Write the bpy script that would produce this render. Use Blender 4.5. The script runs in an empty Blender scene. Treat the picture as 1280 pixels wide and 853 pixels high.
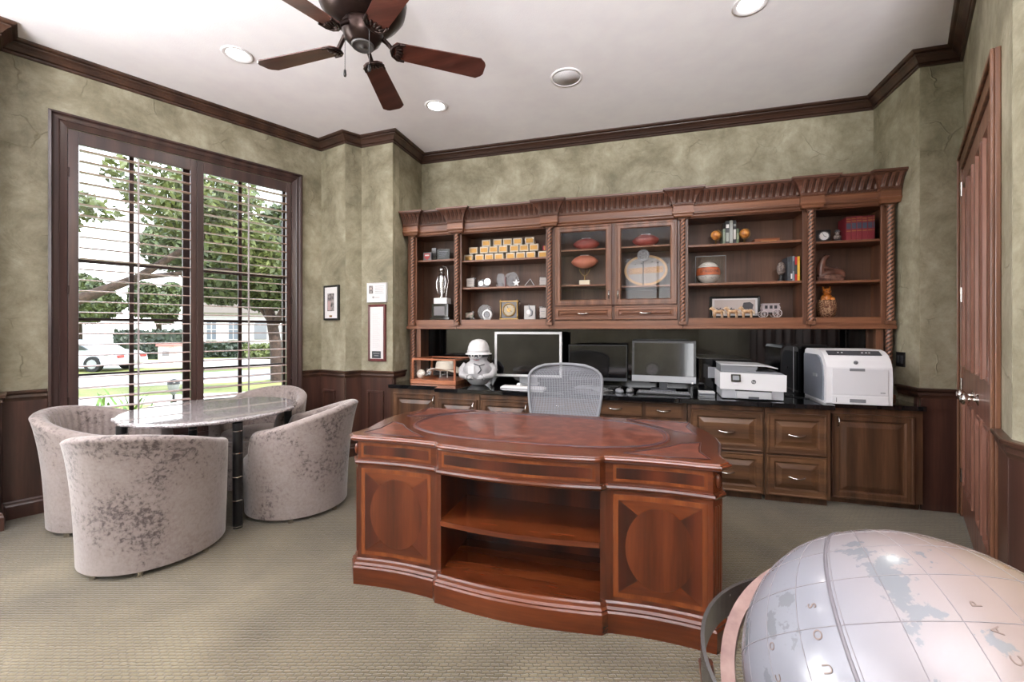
import bpy, bmesh, math, random
from mathutils import Vector, Matrix
random.seed(7)
SC = bpy.context.scene
COL = SC.collection
PI = math.pi

# ------------------------------------------------------------------ camera, world, light, exposure
cam_d = bpy.data.cameras.new('camera'); cam = bpy.data.objects.new('camera', cam_d); COL.objects.link(cam)
cam.location = (0, 0, 1.35); cam.rotation_euler = (PI/2, 0, math.radians(16.2))
cam_d.sensor_width = 36; cam_d.lens = 530/1280*36; cam_d.shift_y = -14.5/1280; cam_d.clip_start = .05; cam_d.clip_end = 300
SC.camera = cam
SC.view_settings.view_transform = 'Standard'; SC.view_settings.look = 'None'
SC.view_settings.exposure = 0.5; SC.view_settings.gamma = 1.0; SC.view_settings.use_curve_mapping = False
SC.cycles.use_denoising = True
SC.cycles.max_bounces = 8; SC.cycles.diffuse_bounces = 4; SC.cycles.glossy_bounces = 4
SC.cycles.transparent_max_bounces = 16; SC.cycles.transmission_bounces = 8
SC.cycles.sample_clamp_indirect = 6.0
SC.cycles.caustics_reflective = False; SC.cycles.caustics_refractive = False

W = bpy.data.worlds.new('sky'); SC.world = W; W.use_nodes = True
_n = W.node_tree.nodes; _l = W.node_tree.links
_bg = _n['Background']
_tc = _n.new('ShaderNodeTexCoord'); _sep = _n.new('ShaderNodeSeparateXYZ'); _rp = _n.new('ShaderNodeValToRGB')
_l.new(_tc.outputs['Generated'], _sep.inputs[0]); _l.new(_sep.outputs['Z'], _rp.inputs[0]); _l.new(_rp.outputs[0], _bg.inputs[0])
_rp.color_ramp.elements[0].position = 0.0; _rp.color_ramp.elements[0].color = (1, 1, 1, 1)
_rp.color_ramp.elements[1].position = .9; _rp.color_ramp.elements[1].color = (.62, .78, 1, 1)
_bg.inputs[1].default_value = 3.4

def light(name, kind, loc, rot, energy, color=(1, 1, 1), **kw):
    d = bpy.data.lights.new(name, kind); d.energy = energy; d.color = color
    for k, v in kw.items(): setattr(d, k, v)
    o = bpy.data.objects.new(name, d); COL.objects.link(o); o.location = loc; o.rotation_euler = rot
    return o
# sun: high, from behind the house, so it lights the garden and never enters the room
light('sun', 'SUN', (8, -3, 12), (math.radians(42), 0, math.radians(70)), 5.5, (1, .96, .88), angle=.01)
# fill lamps added at unseen rear windows behind the camera, the second lighting the ceiling
for _x, _w, _s, _b in ((-3.55, 2.6, 38, 92), (.5, 1.3, 18, 165)):
    light('rear_fill_lamp', 'AREA', (_x, -1.97, 2.27), (PI/2+.4, 0, 0), _s, (1, .985, .985), shape='RECTANGLE', size=_w, size_y=1.4)
    light('rear_ceiling_fill_lamp', 'AREA', (_x, -1.93, 1.85), (PI/2+.85, 0, 0), _b, (1, .98, .98), shape='RECTANGLE', size=_w, size_y=.6, spread=math.radians(90))
# more fill lamps added at the unseen left window beside the camera
light('side_fill_lamp', 'AREA', (-4.96, .19, 1.9), (PI/2+.05, 0, math.radians(-115.2)), 150, (1, .985, .985), shape='RECTANGLE', size=2.3, size_y=1.7)
light('side_ceiling_fill_lamp', 'AREA', (-4.92, .17, 1.35), (PI/2+.8, 0, math.radians(-115.2)), 70, (1, .98, .98), shape='RECTANGLE', size=2.3, size_y=.6, spread=math.radians(90))

# ------------------------------------------------------------------ helpers
def srgb(r, g, b):
    f = lambda c: (c/255/12.92) if c/255 <= .04045 else ((c/255+.055)/1.055)**2.4
    return (f(r), f(g), f(b), 1)

class MB:
    def __init__(s): s.v = []; s.f = []; s.m = []; s.s = []
    def add(s, vs, fs, m=0, smooth=False):
        o = len(s.v); s.v += [tuple(v) for v in vs]
        for f in fs: s.f.append([i+o for i in f]); s.m.append(m); s.s.append(smooth)
        return s
    def box(s, x0, x1, y0, y1, z0, z1, m=0):
        vs = [(x, y, z) for z in (z0, z1) for y in (y0, y1) for x in (x0, x1)]
        return s.add(vs, [(0,2,3,1),(4,5,7,6),(0,1,5,4),(2,6,7,3),(0,4,6,2),(1,3,7,5)], m)
    def rings(s, R, m=0, smooth=True, close=True, cap0=True, cap1=True):
        n = len(R[0]); vs = [p for r in R for p in r]; fs = []
        for k in range(len(R)-1):
            for i in range(n if close else n-1):
                j = (i+1) % n
                fs.append((k*n+i, k*n+j, (k+1)*n+j, (k+1)*n+i))
        s.add(vs, fs, m, smooth)
        if cap0 and close: s.add(R[0], [tuple(range(n))[::-1]], m)
        if cap1 and close: s.add(R[-1], [tuple(range(n))], m)
        return s
    def cyl(s, p0, p1, r0, r1=None, n=16, m=0, cap=True):
        r1 = r0 if r1 is None else r1
        return s.tube([p0, p1], [r0, r1], n, m, cap)
    def tube(s, path, r, n=8, m=0, cap=True, closed=False):
        P = [Vector(p) for p in path]; k = len(P)
        rr = r if isinstance(r, (list, tuple)) else [r]*k
        R = []; up = None
        for i, p in enumerate(P):
            if closed: t = P[(i+1) % k]-P[i-1]
            else: t = P[min(i+1, k-1)]-P[max(i-1, 0)]
            t = t.normalized() if t.length > 1e-9 else Vector((0, 0, 1))
            if up is None: up = Vector((0, 0, 1)) if abs(t.z) < .9 else Vector((1, 0, 0))
            a = (up - t*up.dot(t)).normalized(); up = a; b = t.cross(a)
            R.append([p+(a*math.cos(2*PI*j/n)+b*math.sin(2*PI*j/n))*rr[i] for j in range(n)])
        if closed: R.append(R[0]); cap = False
        return s.rings(R, m, True, True, cap, cap)
    def lathe(s, prof, c=(0, 0, 0), n=24, m=0, sx=1, sy=1, cap=True):
        R = [[(c[0]+r*sx*math.cos(2*PI*i/n), c[1]+r*sy*math.sin(2*PI*i/n), c[2]+z) for i in range(n)] for r, z in prof]
        return s.rings(R, m, True, True, cap, cap)
    def ell(s, c, r, n=16, k=10, m=0, M=None):
        if not isinstance(r, (list, tuple)): r = (r, r, r)
        R = []
        for j in range(k+1):
            a = -PI/2+PI*j/k; ca = max(math.cos(a), 1e-3)
            R.append([Vector((r[0]*ca*math.cos(2*PI*i/n), r[1]*ca*math.sin(2*PI*i/n), r[2]*math.sin(a))) for i in range(n)])
        if M is not None: R = [[M @ p for p in q] for q in R]
        R = [[(p[0]+c[0], p[1]+c[1], p[2]+c[2]) for p in q] for q in R]
        return s.rings(R, m, True, True, True, True)
    def prism(s, poly, z0, z1, m=0, smooth=False):
        n = len(poly)
        s.rings([[(x, y, z0) for x, y in poly], [(x, y, z1) for x, y in poly]], m, smooth, True, True, True)
        return s
    def plate(s, poly, y0, y1, m=0, smooth=False):       # polygon in x,z extruded along y
        s.rings([[(x, y0, z) for x, z in poly], [(x, y1, z) for x, z in poly]], m, smooth)
        return s
    def relief(s, x0, x1, z0, z1, rg, m=0, capm=None, back=None):   # rings of (inset, y) facing -y
        R = [[(x0+i, y, z0+i), (x1-i, y, z0+i), (x1-i, y, z1-i), (x0+i, y, z1-i)] for i, y in rg]
        s.rings(R, m, False, True, back is not None, False)
        s.add(R[-1], [(0, 1, 2, 3)], m if capm is None else capm)
        return s
    def sweep(s, prof, path, closed=False, m=0, side=-1, caps=True):  # prof (offset, z); offset to the right of travel for side=-1
        P = [Vector((p[0], p[1])) for p in path]; k = len(P); R = []
        for i in range(k):
            if closed: d0 = (P[i]-P[i-1]).normalized(); d1 = (P[(i+1) % k]-P[i]).normalized()
            else:
                d0 = (P[i]-P[i-1]).normalized() if i > 0 else None
                d1 = (P[i+1]-P[i]).normalized() if i < k-1 else None
                d0 = d0 or d1; d1 = d1 or d0
            n0 = Vector((-d0.y, d0.x)); n1 = Vector((-d1.y, d1.x)); nn = (n0+n1)
            nn = nn.normalized() if nn.length > 1e-6 else n0
            nn = nn/max(nn.dot(n0), .3)
            R.append([(P[i].x+nn.x*o*side, P[i].y+nn.y*o*side, z) for o, z in prof])
        if closed: R.append(R[0])
        # prof is an open or closed outline; treat as closed outline
        return s.rings(R, m, False, True, caps and not closed, caps and not closed)
    def xf(s, M, a=0):
        s.v[a:] = [tuple(M @ Vector(p)) for p in s.v[a:]]; return s
    def text(s, txt, size, M, m=0, ext=.0006):
        cu = bpy.data.curves.new('t', 'FONT'); cu.body = txt; cu.size = size; cu.extrude = ext; cu.align_x = 'CENTER'; cu.align_y = 'CENTER'; cu.resolution_u = 3
        o = bpy.data.objects.new('t', cu); me = bpy.data.meshes.new_from_object(o)
        s.add([M @ v.co for v in me.vertices], [tuple(p.vertices) for p in me.polygons], m)
        bpy.data.objects.remove(o); bpy.data.curves.remove(cu); bpy.data.meshes.remove(me); return s
    def build(s, name, mats, parent=None, bev=0, sub=0):
        me = bpy.data.meshes.new(name); me.from_pydata(s.v, [], s.f)
        for mt in (mats if isinstance(mats, (list, tuple)) else [mats]): me.materials.append(mt)
        me.polygons.foreach_set('material_index', s.m); me.polygons.foreach_set('use_smooth', s.s)
        bm = bmesh.new(); bm.from_mesh(me); bmesh.ops.remove_doubles(bm, verts=bm.verts, dist=1e-5) if sub else None
        bmesh.ops.recalc_face_normals(bm, faces=bm.faces); bm.to_mesh(me); bm.free(); me.update()
        o = bpy.data.objects.new(name, me); COL.objects.link(o)
        if parent: o.parent = parent
        if bev:
            b = o.modifiers.new('bevel', 'BEVEL'); b.width = bev; b.segments = 2; b.limit_method = 'ANGLE'; b.angle_limit = math.radians(50)
        if sub:
            b = o.modifiers.new('sub', 'SUBSURF'); b.levels = sub; b.render_levels = sub
        return o
TEXT_X = Matrix.Rotation(PI/2, 4, 'X')                    # text facing -y
def T(x, y, z): return Matrix.Translation((x, y, z))
def RZ(a): return Matrix.Rotation(a, 4, 'Z')
def RX(a): return Matrix.Rotation(a, 4, 'X')
def RY(a): return Matrix.Rotation(a, 4, 'Y')

def tag(o, label=None, cat=None, group=None, kind=None):
    if label: o['label'] = label
    if cat: o['category'] = cat
    if group: o['group'] = group
    if kind: o['kind'] = kind
    return o
def thing(name, label, cat, loc=(0, 0, 0), rz=0, group=None):
    o = bpy.data.objects.new(name, None); o.empty_display_size = .1; COL.objects.link(o)
    o.location = loc; o.rotation_euler = (0, 0, rz)
    return tag(o, label, cat, group)
def solo(name, mb, mats, label, cat, loc=(0, 0, 0), rz=0, group=None, bev=0, sub=0):
    o = mb.build(name, mats, None, bev, sub); o.location = loc; o.rotation_euler = (0, 0, rz)
    return tag(o, label, cat, group)
def struct(name, mb, mats, parent=None, loc=None, rz=0, bev=0):
    o = mb.build(name, mats, parent, bev)
    if loc: o.location = loc; o.rotation_euler = (0, 0, rz)
    if not parent: o['kind'] = 'structure'
    return o
def dup(root, loc, rz=0, label=None, group=None):
    r = root.copy(); COL.objects.link(r); r.location = loc; r.rotation_euler = (0, 0, rz)
    if label: r['label'] = label
    if group: r['group'] = group
    for ch in list(root.children):
        c = ch.copy(); COL.objects.link(c); c.parent = r
        for g in list(ch.children):
            d = g.copy(); COL.objects.link(d); d.parent = c
    return r
ORD = ['first', 'second', 'third', 'fourth', 'fifth', 'sixth', 'seventh', 'eighth', 'ninth']

# ------------------------------------------------------------------ materials
def newmat(name):
    m = bpy.data.materials.new(name); m.use_nodes = True
    return m, m.node_tree.nodes, m.node_tree.links, m.node_tree.nodes['Principled BSDF']
def plain(name, c, rough=.5, metal=0, spec=.5, coat=0, emit=0, var=0):
    m, n, l, b = newmat(name)
    b.inputs['Base Color'].default_value = c; b.inputs['Roughness'].default_value = rough; b.inputs['Metallic'].default_value = metal
    b.inputs['Specular IOR Level'].default_value = spec; b.inputs['Coat Weight'].default_value = coat
    if emit: b.inputs['Emission Color'].default_value = c; b.inputs['Emission Strength'].default_value = emit
    else:
        t = n.new('ShaderNodeTexCoord'); q = n.new('ShaderNodeTexNoise'); q.inputs['Scale'].default_value = 40; q.inputs['Detail'].default_value = 3
        mr = n.new('ShaderNodeMapRange'); mr.inputs[3].default_value = max(rough-.05, .02); mr.inputs[4].default_value = min(rough+.05, 1)
        l.new(t.outputs['Object'], q.inputs['Vector']); l.new(q.outputs[0], mr.inputs[0]); l.new(mr.outputs[0], b.inputs['Roughness'])
    return m
def ramp(n, stops):
    r = n.new('ShaderNodeValToRGB'); e = r.color_ramp.elements
    e[0].position, e[0].color = stops[0]; e[1].position, e[1].color = stops[-1]
    for p, c in stops[1:-1]: x = e.new(p); x.color = c
    return r
def wood(name, dark, mid, lite, axis='z', sc=1.0, rough=.38, coat=.15, bump=.06, wave=.3, spec=.5):
    m, n, l, b = newmat(name)
    t = n.new('ShaderNodeTexCoord'); mp = n.new('ShaderNodeMapping')
    s = [9*sc, 9*sc, 9*sc]; s['xyz'.index(axis)] = .8*sc; mp.inputs['Scale'].default_value = s
    l.new(t.outputs['Object'], mp.inputs[0])
    q = n.new('ShaderNodeTexNoise'); q.inputs['Scale'].default_value = 1.6; q.inputs['Detail'].default_value = 6; q.inputs['Roughness'].default_value = .62; q.inputs['Distortion'].default_value = .6
    w = n.new('ShaderNodeTexWave'); w.wave_type = 'RINGS'; w.rings_direction = axis.upper(); w.inputs['Scale'].default_value = .33; w.inputs['Distortion'].default_value = 7; w.inputs['Detail'].default_value = 3; w.inputs['Detail Scale'].default_value = .8
    mp2 = n.new('ShaderNodeMapping'); s2 = [55*sc]*3; s2['xyz'.index(axis)] = 3*sc; mp2.inputs['Scale'].default_value = s2
    f = n.new('ShaderNodeTexNoise'); f.inputs['Scale'].default_value = 2; f.inputs['Detail'].default_value = 2
    l.new(mp.outputs[0], q.inputs['Vector']); l.new(mp.outputs[0], w.inputs['Vector']); l.new(t.outputs['Object'], mp2.inputs[0]); l.new(mp2.outputs[0], f.inputs['Vector'])
    mx = n.new('ShaderNodeMix'); mx.data_type = 'FLOAT'; mx.inputs[0].default_value = wave
    l.new(q.outputs[0], mx.inputs[2]); l.new(w.outputs[0], mx.inputs[3])
    mx2 = n.new('ShaderNodeMix'); mx2.data_type = 'FLOAT'; mx2.inputs[0].default_value = .3
    l.new(mx.outputs[0], mx2.inputs[2]); l.new(f.outputs[0], mx2.inputs[3])
    r = ramp(n, [(.22, dark), (.5, mid), (.8, lite)]); l.new(mx2.outputs[0], r.inputs[0]); l.new(r.outputs[0], b.inputs['Base Color'])
    b.inputs['Roughness'].default_value = rough; b.inputs['Coat Weight'].default_value = coat; b.inputs['Coat Roughness'].default_value = .15; b.inputs['Specular IOR Level'].default_value = spec
    bp = n.new('ShaderNodeBump'); bp.inputs['Strength'].default_value = bump; bp.inputs['Distance'].default_value = .004
    l.new(f.outputs[0], bp.inputs['Height']); l.new(bp.outputs[0], b.inputs['Normal'])
    return m
def mottled(name, stops, scale=4, detail=6, rough=.5, bump=0, bscale=60, metal=0, coat=0, dist=0, spec=.5, rough_n=.55):
    m, n, l, b = newmat(name)
    t = n.new('ShaderNodeTexCoord'); q = n.new('ShaderNodeTexNoise'); q.inputs['Scale'].default_value = scale; q.inputs['Detail'].default_value = detail; q.inputs['Distortion'].default_value = dist; q.inputs['Roughness'].default_value = rough_n
    l.new(t.outputs['Object'], q.inputs['Vector']); r = ramp(n, stops); l.new(q.outputs[0], r.inputs[0]); l.new(r.outputs[0], b.inputs['Base Color'])
    b.inputs['Roughness'].default_value = rough; b.inputs['Metallic'].default_value = metal; b.inputs['Coat Weight'].default_value = coat; b.inputs['Specular IOR Level'].default_value = spec
    if bump:
        f = n.new('ShaderNodeTexNoise'); f.inputs['Scale'].default_value = bscale; f.inputs['Detail'].default_value = 4
        l.new(t.outputs['Object'], f.inputs['Vector']); bp = n.new('ShaderNodeBump'); bp.inputs['Strength'].default_value = bump; bp.inputs['Distance'].default_value = .01
        l.new(f.outputs[0], bp.inputs['Height']); l.new(bp.outputs[0], b.inputs['Normal'])
    return m
def glass(name, tint=(1, 1, 1, 1), refl=.12, rough=.02):
    m, n, l, b = newmat(name); n.remove(b)
    o = n['Material Output']; tr = n.new('ShaderNodeBsdfTransparent'); tr.inputs[0].default_value = tint
    g = n.new('ShaderNodeBsdfGlossy'); g.inputs['Roughness'].default_value = rough
    lw = n.new('ShaderNodeLayerWeight'); lw.inputs[0].default_value = .25; mr = n.new('ShaderNodeMapRange')
    mr.inputs[3].default_value = refl*.5; mr.inputs[4].default_value = min(refl*5, 1)
    mx = n.new('ShaderNodeMixShader'); l.new(lw.outputs['Facing'], mr.inputs[0]); l.new(mr.outputs[0], mx.inputs[0])
    l.new(tr.outputs[0], mx.inputs[1]); l.new(g.outputs[0], mx.inputs[2]); l.new(mx.outputs[0], o.inputs[0])
    return m
def plaster(name):
    m, n, l, b = newmat(name)
    t = n.new('ShaderNodeTexCoord'); q = n.new('ShaderNodeTexNoise'); q.inputs['Scale'].default_value = 2.4; q.inputs['Detail'].default_value = 10; q.inputs['Roughness'].default_value = .72; q.inputs['Distortion'].default_value = .25
    l.new(t.outputs['Object'], q.inputs['Vector'])
    r = ramp(n, [(.28, srgb(102, 97, 79)), (.44, srgb(136, 130, 109)), (.56, srgb(160, 154, 133)), (.74, srgb(192, 187, 168))]); l.new(q.outputs[0], r.inputs[0])
    # trowel cracks
    q2 = n.new('ShaderNodeTexNoise'); q2.inputs['Scale'].default_value = 2.3; q2.inputs['Detail'].default_value = 4
    l.new(t.outputs['Object'], q2.inputs['Vector'])
    ad = n.new('ShaderNodeMixRGB'); ad.blend_type = 'ADD'; ad.inputs[0].default_value = .45
    l.new(t.outputs['Object'], ad.inputs[1]); l.new(q2.outputs['Color'], ad.inputs[2])
    vo = n.new('ShaderNodeTexVoronoi'); vo.feature = 'DISTANCE_TO_EDGE'; vo.inputs['Scale'].default_value = 2.6; l.new(ad.outputs[0], vo.inputs['Vector'])
    cr = ramp(n, [(0, (0, 0, 0, 1)), (.018, (1, 1, 1, 1))]); l.new(vo.outputs['Distance'], cr.inputs[0])
    q3 = n.new('ShaderNodeTexNoise'); q3.inputs['Scale'].default_value = 3.1; q3.inputs['Detail'].default_value = 2; l.new(t.outputs['Object'], q3.inputs['Vector'])
    gate = ramp(n, [(.5, (0, 0, 0, 1)), (.62, (1, 1, 1, 1))]); l.new(q3.outputs[0], gate.inputs[0])
    inv = n.new('ShaderNodeMath'); inv.operation = 'SUBTRACT'; inv.inputs[0].default_value = 1; l.new(cr.outputs[0], inv.inputs[1])
    ml = n.new('ShaderNodeMath'); ml.operation = 'MULTIPLY'; l.new(inv.outputs[0], ml.inputs[0]); l.new(gate.outputs[0], ml.inputs[1])
    mx = n.new('ShaderNodeMixRGB'); mx.inputs[2].default_value = srgb(96, 90, 64)
    sc = n.new('ShaderNodeMath'); sc.operation = 'MULTIPLY'; sc.inputs[1].default_value = .28; l.new(ml.outputs[0], sc.inputs[0])
    l.new(sc.outputs[0], mx.inputs[0]); l.new(r.outputs[0], mx.inputs[1]); l.new(mx.outputs[0], b.inputs['Base Color'])
    b.inputs['Roughness'].default_value = .55; b.inputs['Specular IOR Level'].default_value = .35
    f = n.new('ShaderNodeTexNoise'); f.inputs['Scale'].default_value = 7; f.inputs['Detail'].default_value = 8; f.inputs['Distortion'].default_value = 1.2; l.new(t.outputs['Object'], f.inputs['Vector'])
    hs = n.new('ShaderNodeMath'); hs.operation = 'MULTIPLY_ADD'; hs.inputs[1].default_value = .6; l.new(ml.outputs[0], hs.inputs[0]); l.new(f.outputs[0], hs.inputs[2])
    bp = n.new('ShaderNodeBump'); bp.inputs['Strength'].default_value = .45; bp.inputs['Distance'].default_value = .02
    l.new(hs.outputs[0], bp.inputs['Height']); l.new(bp.outputs[0], b.inputs['Normal'])
    return m
def carpet_mat():
    m, n, l, b = newmat('carpet')
    t = n.new('ShaderNodeTexCoord'); q = n.new('ShaderNodeTexNoise'); q.inputs['Scale'].default_value = 1.3; q.inputs['Detail'].default_value = 5; q.inputs['Distortion'].default_value = .5
    l.new(t.outputs['Object'], q.inputs['Vector'])
    r = ramp(n, [(.3, srgb(84, 76, 58)), (.52, srgb(111, 101, 79)), (.75, srgb(133, 123, 98))]); l.new(q.outputs[0], r.inputs[0])
    br = n.new('ShaderNodeTexBrick'); br.inputs['Scale'].default_value = 1; br.inputs['Brick Width'].default_value = .034; br.inputs['Row Height'].default_value = .017; br.inputs['Mortar Size'].default_value = .0035; br.inputs['Mortar Smooth'].default_value = .8
    br.inputs['Color1'].default_value = (1, 1, 1, 1); br.inputs['Color2'].default_value = (.82, .82, .82, 1); br.inputs['Mortar'].default_value = (.35, .35, .35, 1)
    mp = n.new('ShaderNodeMapping'); mp.inputs['Rotation'].default_value = (0, 0, math.radians(-16)); q4 = n.new('ShaderNodeTexNoise'); q4.inputs['Scale'].default_value = 30
    av = n.new('ShaderNodeMixRGB'); av.blend_type = 'ADD'; av.inputs[0].default_value = .012; l.new(t.outputs['Object'], av.inputs[1]); l.new(q4.outputs['Color'], av.inputs[2]); l.new(t.outputs['Object'], q4.inputs['Vector'])
    l.new(av.outputs[0], mp.inputs[0]); l.new(mp.outputs[0], br.inputs['Vector'])
    f = n.new('ShaderNodeTexNoise'); f.inputs['Scale'].default_value = 320; f.inputs['Detail'].default_value = 2; l.new(t.outputs['Object'], f.inputs['Vector'])
    mu = n.new('ShaderNodeMixRGB'); mu.blend_type = 'MULTIPLY'; mu.inputs[0].default_value = .6; l.new(r.outputs[0], mu.inputs[1]); l.new(br.outputs['Color'], mu.inputs[2])
    mu2 = n.new('ShaderNodeMixRGB'); mu2.blend_type = 'OVERLAY'; mu2.inputs[0].default_value = .45; l.new(mu.outputs[0], mu2.inputs[1]); l.new(f.outputs[0], mu2.inputs[2])
    l.new(mu2.outputs[0], b.inputs['Base Color']); b.inputs['Roughness'].default_value = .95; b.inputs['Specular IOR Level'].default_value = .1; b.inputs['Sheen Weight'].default_value = .3
    bp = n.new('ShaderNodeBump'); bp.inputs['Strength'].default_value = .9; bp.inputs['Distance'].default_value = .008
    l.new(br.outputs['Color'], bp.inputs['Height']); l.new(bp.outputs[0], b.inputs['Normal'])
    return m
def velvet_mat():
    m, n, l, b = newmat('crushed_velvet')
    t = n.new('ShaderNodeTexCoord'); q = n.new('ShaderNodeTexNoise'); q.inputs['Scale'].default_value = 46; q.inputs['Detail'].default_value = 5; q.inputs['Roughness'].default_value = .66; q.inputs['Distortion'].default_value = .35
    l.new(t.outputs['Object'], q.inputs['Vector'])
    g = n.new('ShaderNodeTexNoise'); g.inputs['Scale'].default_value = 4.2; g.inputs['Detail'].default_value = 3; l.new(t.outputs['Object'], g.inputs['Vector'])
    ad = n.new('ShaderNodeMath'); ad.operation = 'MULTIPLY_ADD'; ad.inputs[1].default_value = .9; ad.inputs[2].default_value = -.36; l.new(g.outputs[0], ad.inputs[0])
    sm = n.new('ShaderNodeMath'); sm.operation = 'ADD'; l.new(q.outputs[0], sm.inputs[0]); l.new(ad.outputs[0], sm.inputs[1])
    r = ramp(n, [(.36, srgb(84, 75, 73)), (.45, srgb(120, 109, 106)), (.52, srgb(139, 127, 123)), (.8, srgb(152, 141, 137))]); l.new(sm.outputs[0], r.inputs[0])
    l.new(r.outputs[0], b.inputs['Base Color']); b.inputs['Roughness'].default_value = .75; b.inputs['Specular IOR Level'].default_value = .2; b.inputs['Sheen Weight'].default_value = .5; b.inputs['Sheen Roughness'].default_value = .4
    mp = n.new('ShaderNodeMapping'); mp.inputs['Scale'].default_value = (300, 300, 40); f = n.new('ShaderNodeTexNoise'); f.inputs['Scale'].default_value = 1; l.new(t.outputs['Object'], mp.inputs[0]); l.new(mp.outputs[0], f.inputs['Vector'])
    bp = n.new('ShaderNodeBump'); bp.inputs['Strength'].default_value = .25; bp.inputs['Distance'].default_value = .004; l.new(f.outputs[0], bp.inputs['Height']); l.new(bp.outputs[0], b.inputs['Normal'])
    return m
def granite_mat(name, stops, scale, rough=.08):
    m, n, l, b = newmat(name)
    t = n.new('ShaderNodeTexCoord'); v = n.new('ShaderNodeTexVoronoi'); v.inputs['Scale'].default_value = scale; q = n.new('ShaderNodeTexNoise'); q.inputs['Scale'].default_value = scale*.35; q.inputs['Detail'].default_value = 8; q.inputs['Roughness'].default_value = .75
    l.new(t.outputs['Object'], v.inputs['Vector']); l.new(t.outputs['Object'], q.inputs['Vector'])
    sp = n.new('ShaderNodeSeparateColor'); l.new(v.outputs['Color'], sp.inputs[0])
    mx = n.new('ShaderNodeMix'); mx.data_type = 'FLOAT'; mx.inputs[0].default_value = .55; l.new(sp.outputs[0], mx.inputs[2]); l.new(q.outputs[0], mx.inputs[3])
    r = ramp(n, stops); l.new(mx.outputs[0], r.inputs[0]); l.new(r.outputs[0], b.inputs['Base Color'])
    b.inputs['Roughness'].default_value = rough; b.inputs['Coat Weight'].default_value = .6; b.inputs['Coat Roughness'].default_value = .03
    return m

PLASTER = plaster('olive_plaster')
CEIL = mottled('white_ceiling_paint', [(.3, srgb(243, 240, 247)), (.7, srgb(248, 246, 251))], 6, 4, .9, .12, 120)
CARPET = carpet_mat()
VELVET = velvet_mat()
CROWN = wood('crown_wood', srgb(40, 27, 23), srgb(64, 43, 34), srgb(88, 61, 47), 'x', .7, .34)
CAS = wood('casing_wood', srgb(38, 27, 27), srgb(58, 40, 37), srgb(80, 56, 50), 'z', .8, .32)
WAIN = wood('wainscot_wood', srgb(42, 27, 23), srgb(66, 42, 35), srgb(92, 60, 48), 'z', .7, .36)
HUT = wood('hutch_wood', srgb(66, 41, 30), srgb(102, 66, 47), srgb(140, 95, 69), 'z', .9, .38)
HUTX = wood('hutch_rail_wood', srgb(76, 46, 33), srgb(116, 74, 52), srgb(150, 101, 72), 'x', .9, .38)
HUTB = wood('hutch_back_wood', srgb(62, 42, 32), srgb(92, 64, 49), srgb(120, 86, 66), 'z', .6, .5, 0)
CARVE = wood('carved_wood', srgb(58, 36, 30), srgb(88, 56, 44), srgb(118, 78, 62), 'x', 1, .35)
BASEW = wood('base_cabinet_wood', srgb(48, 32, 23), srgb(82, 56, 39), srgb(116, 82, 57), 'z', .8, .36)
BASEX = wood('drawer_wood', srgb(54, 36, 25), srgb(92, 63, 42), srgb(128, 92, 62), 'x', .8, .36)
DOORW = wood('door_wood', srgb(86, 54, 44), srgb(124, 84, 70), srgb(156, 112, 96), 'z', .8, .32)
CHERRY = wood('cherry_wood', srgb(50, 21, 11), srgb(84, 38, 19), srgb(112, 55, 28), 'z', .7, .28, .4, .02)
CHERRYX = wood('cherry_wood_long', srgb(54, 23, 12), srgb(90, 41, 20), srgb(118, 60, 30), 'x', .7, .26, .4, .02)
CHDARK = wood('cherry_panel', srgb(42, 17, 10), srgb(68, 28, 15), srgb(92, 42, 22), 'z', .6, .36, .15, .02, .7)
CHBAND = wood('satin_band', srgb(86, 40, 18), srgb(114, 57, 27), srgb(138, 76, 38), 'z', 1.2, .25, .4, .02)
LEATHER = mottled('tooled_leather', [(.3, srgb(76, 34, 26)), (.5, srgb(108, 55, 41)), (.7, srgb(138, 80, 61))], 14, 6, .3, .08, 220, coat=.25)
TOOL = plain('tooling_line', srgb(70, 58, 66), .35)
BLACKG = granite_mat('black_granite', [(.3, srgb(10, 10, 12)), (.7, srgb(24, 25, 28)), (.9, srgb(60, 62, 66))], 240, .06)
TABLEG = granite_mat('speckled_granite', [(.22, srgb(70, 62, 64)), (.42, srgb(158, 150, 152)), (.6, srgb(190, 184, 186)), (.85, srgb(214, 208, 208))], 240, .06)
CHROME = plain('polished_nickel', srgb(226, 222, 218), .18, 1)
BRONZE = mottled('oil_rubbed_bronze', [(.3, srgb(36, 26, 25)), (.7, srgb(62, 46, 42))], 12, 3, .32, 0, metal=.7)
BLACK = plain('black_plastic', srgb(20, 20, 22), .35)
BLACKGL = plain('black_gloss', srgb(10, 10, 12), .08, coat=.5)
SCREEN = plain('screen_glass', srgb(14, 15, 18), .1, coat=.6)
SILVER = plain('silver_plastic', srgb(150, 152, 156), .35, .3)
GREY = plain('grey_plastic', srgb(128, 130, 136), .45)
DGREY = plain('dark_grey_plastic', srgb(66, 68, 74), .4)
WHITE = plain('white_plastic', srgb(236, 236, 240), .35)
PAPER = plain('white_paper', srgb(238, 236, 238), .6)
GLASS = glass('clear_glass', (1, 1, 1, 1), .028)
PANE = glass('window_glass', (.97, .98, .98, 1), .04)
LUCITE = glass('lucite', (.88, .90, .92, 1), .03, .08)
GOLD = plain('gold_plate', srgb(160, 120, 60), .4, .6)
BRASS = plain('brass', srgb(150, 122, 78), .32, .9)
PEWTER = plain('pewter', srgb(112, 110, 112), .5, .8)
INK = plain('ink', srgb(40, 40, 46), .6)
LOUV = wood('louver_wood', srgb(150, 122, 116), srgb(176, 148, 140), srgb(196, 170, 162), 'x', .8, .3)  # paler than the shutter frames, window glare put into the colour
TILT = plain('tilt_rod_paint', srgb(150, 140, 140), .35)
SASH = plain('dark_sash_paint', srgb(44, 24, 22), .5)
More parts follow.
